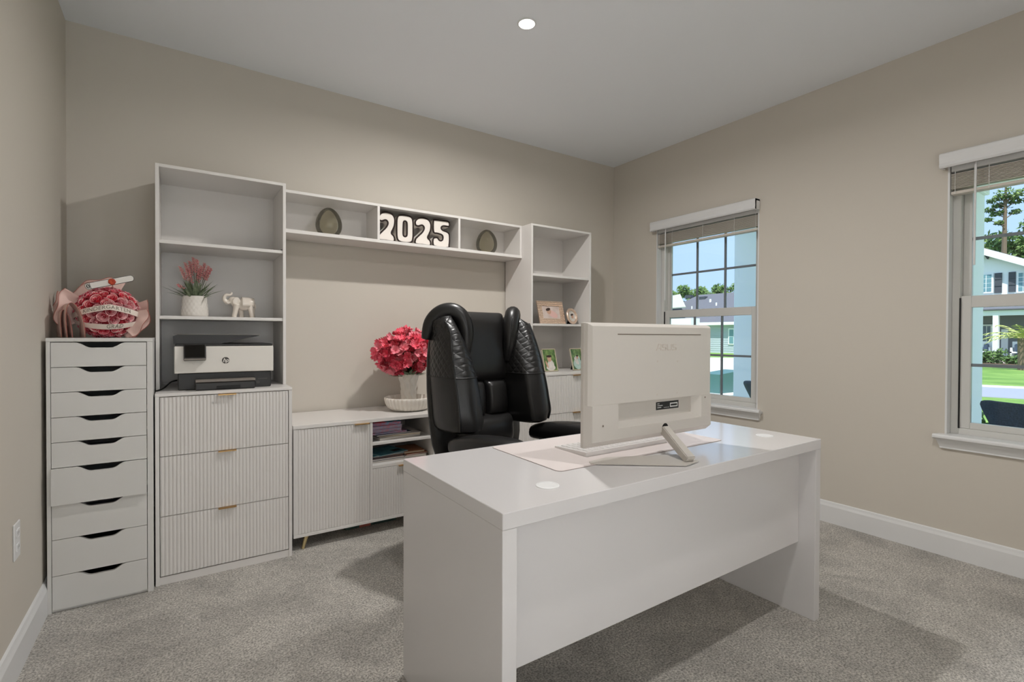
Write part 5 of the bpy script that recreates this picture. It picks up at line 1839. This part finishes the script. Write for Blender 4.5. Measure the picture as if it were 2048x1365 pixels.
# palm
p = px(2046, 690, x=31)
bt = thing('palm', 'pale green palm in front of the white house', 'palm', (31, p.y, GZ))
G().tube([(31, p.y, GZ), (31, p.y + 0.05, 1.15)], [0.16, 0.13], 10).build('trunk', 'bark', bt)
for k in range(20):
    az = k * 2.399
    L = 1.15 + 0.25 * (k % 3)
    lift = 0.35 + 0.12 * (k % 6)
    g = G()
    spn = []
    for i in range(8):
        f = i / 7
        spn.append(Vector((31 + L * f * math.cos(lift) * math.cos(az), p.y + L * f * math.cos(lift) * math.sin(az), 1.12 + L * f * math.sin(lift) - 0.75 * f * f * L * 0.6)))
    sd = Vector((-math.sin(az), math.cos(az), 0))
    for i in range(1, 8):
        for s in (-1, 1):
            q = spn[i]
            tp = q + sd * s * 0.30 * (1 - 0.5 * i / 7) + (spn[i] - spn[i - 1]) * 1.1 + Vector((0, 0, -0.10))
            dd = (spn[i] - spn[i - 1]) * 0.22
            g.poly([q - dd, q + dd, tp])
    g.tube(spn, 0.012, 4)
    g.build('frond', 'palm_green', bt)
# tall pine and trees behind the white house
p = px(2012, 372, x=56)
bt = thing('tree', 'tall thin pine rising above the white house', 'tree', (56, p.y, GZ), group='pines and trees beyond the houses')
G().tube([(56, p.y, GZ), (56.1, p.y + 0.1, 7), (56, p.y, p.z)], [0.28, 0.2, 0.07], 8).build('trunk', 'bark', bt)
rnd = random.Random(9)
g = G()
gb = G()
for u, v, s_ in ((2012, 385, 0.95), (2000, 395, 0.6), (2020, 398, 0.7), (2028, 392, 0.6), (1985, 402, 0.55), (1995, 412, 0.5), (2013, 410, 0.8), (2034, 402, 0.6), (1978, 420, 0.5), (1990, 428, 0.5), (2004, 426, 0.5), (2030, 424, 0.5), (1975, 440, 0.4), (1998, 446, 0.4), (2042, 385, 0.6)):
    c = px(u, v, x=56 + rnd.uniform(-1, 1))
    leaves(g, c, s_ * 0.8, s_ * 0.8, s_ * 0.42, 70, 0.17, rnd)
    tz = max(5.5, c.z - 0.5)
    gb.tube([(56, p.y, tz), c], [0.05, 0.02], 5)
g.build('crown', 'pine_green', bt)
gb.build('branches', 'bark', bt)
for k, (u, v, lab) in enumerate(((2036, 455, 'broad green tree behind the right slope of the white house'), (2062, 440, 'green tree at the right edge of the right window'), (1955, 482, 'small tree tip left of the white gable'), (2020, 478, 'lower green tree just above the white gable'))):
    p = px(u, v, x=60)
    tree(60, p.y, p.z - GZ, 2.4 if k != 2 else 1.2, lab, 'tree_green' if k % 2 else 'pine_green', 40 + k, clumps=10, n_=170, s=0.26, low=0.4)

# ------------------------------------------------------------------ utility box with pad and flowers
mat('utility_green', S(74, 112, 112), 0.5)
t = thing('utility_box', 'green utility transformer box on a white pad in the lawn', 'utility box', (11.3, 4.1, GZ))
p0, p1 = px(1441, 790, x=11.1), px(1405, 790, x=11.1)
y0_, y1_ = p0.y, p1.y
G().box(10.6, 12.4, y0_ - 0.28, y1_ + 0.3, GZ, GZ + 0.07, 0.01).build('pad', 'concrete', t)
G().loft([[(11.05, y0_, GZ + 0.07), (12.0, y0_, GZ + 0.07), (12.0, y1_, GZ + 0.07), (11.05, y1_, GZ + 0.07)], [(11.05, y0_, 0.27), (12.0, y0_, 0.34), (12.0, y1_, 0.34), (11.05, y1_, 0.27)]]).build('cabinet', 'utility_green', t)
mat('flower_red', S(206, 74, 70), 0.7)
p = px(1430, 797, x=8.2)
t = thing('garden_flowers', 'low garden plants with red blooms near the porch', 'plant', (8.2, p.y, GZ))
g = G()
leaves(g, (8.2, p.y, GZ + 0.18), 0.3, 0.30, 0.16, 110, 0.07, rnd)
g.build('foliage', 'shrub_green', t)
g = G()
leaves(g, (8.2, p.y + 0.12, GZ + 0.30), 0.22, 0.16, 0.08, 26, 0.045, rnd)
g.build('blooms', 'flower_red', t)
p = px(1962, 850, x=7.2)
t = thing('garden_shrub', 'leafy green shrub beside the right-hand porch chair', 'shrub', (7.2, p.y, GZ))
g = G()
leaves(g, (7.2, p.y, GZ + 0.35), 0.3, 0.35, 0.36, 260, 0.07, rnd)
g.build('foliage', 'shrub_green', t)
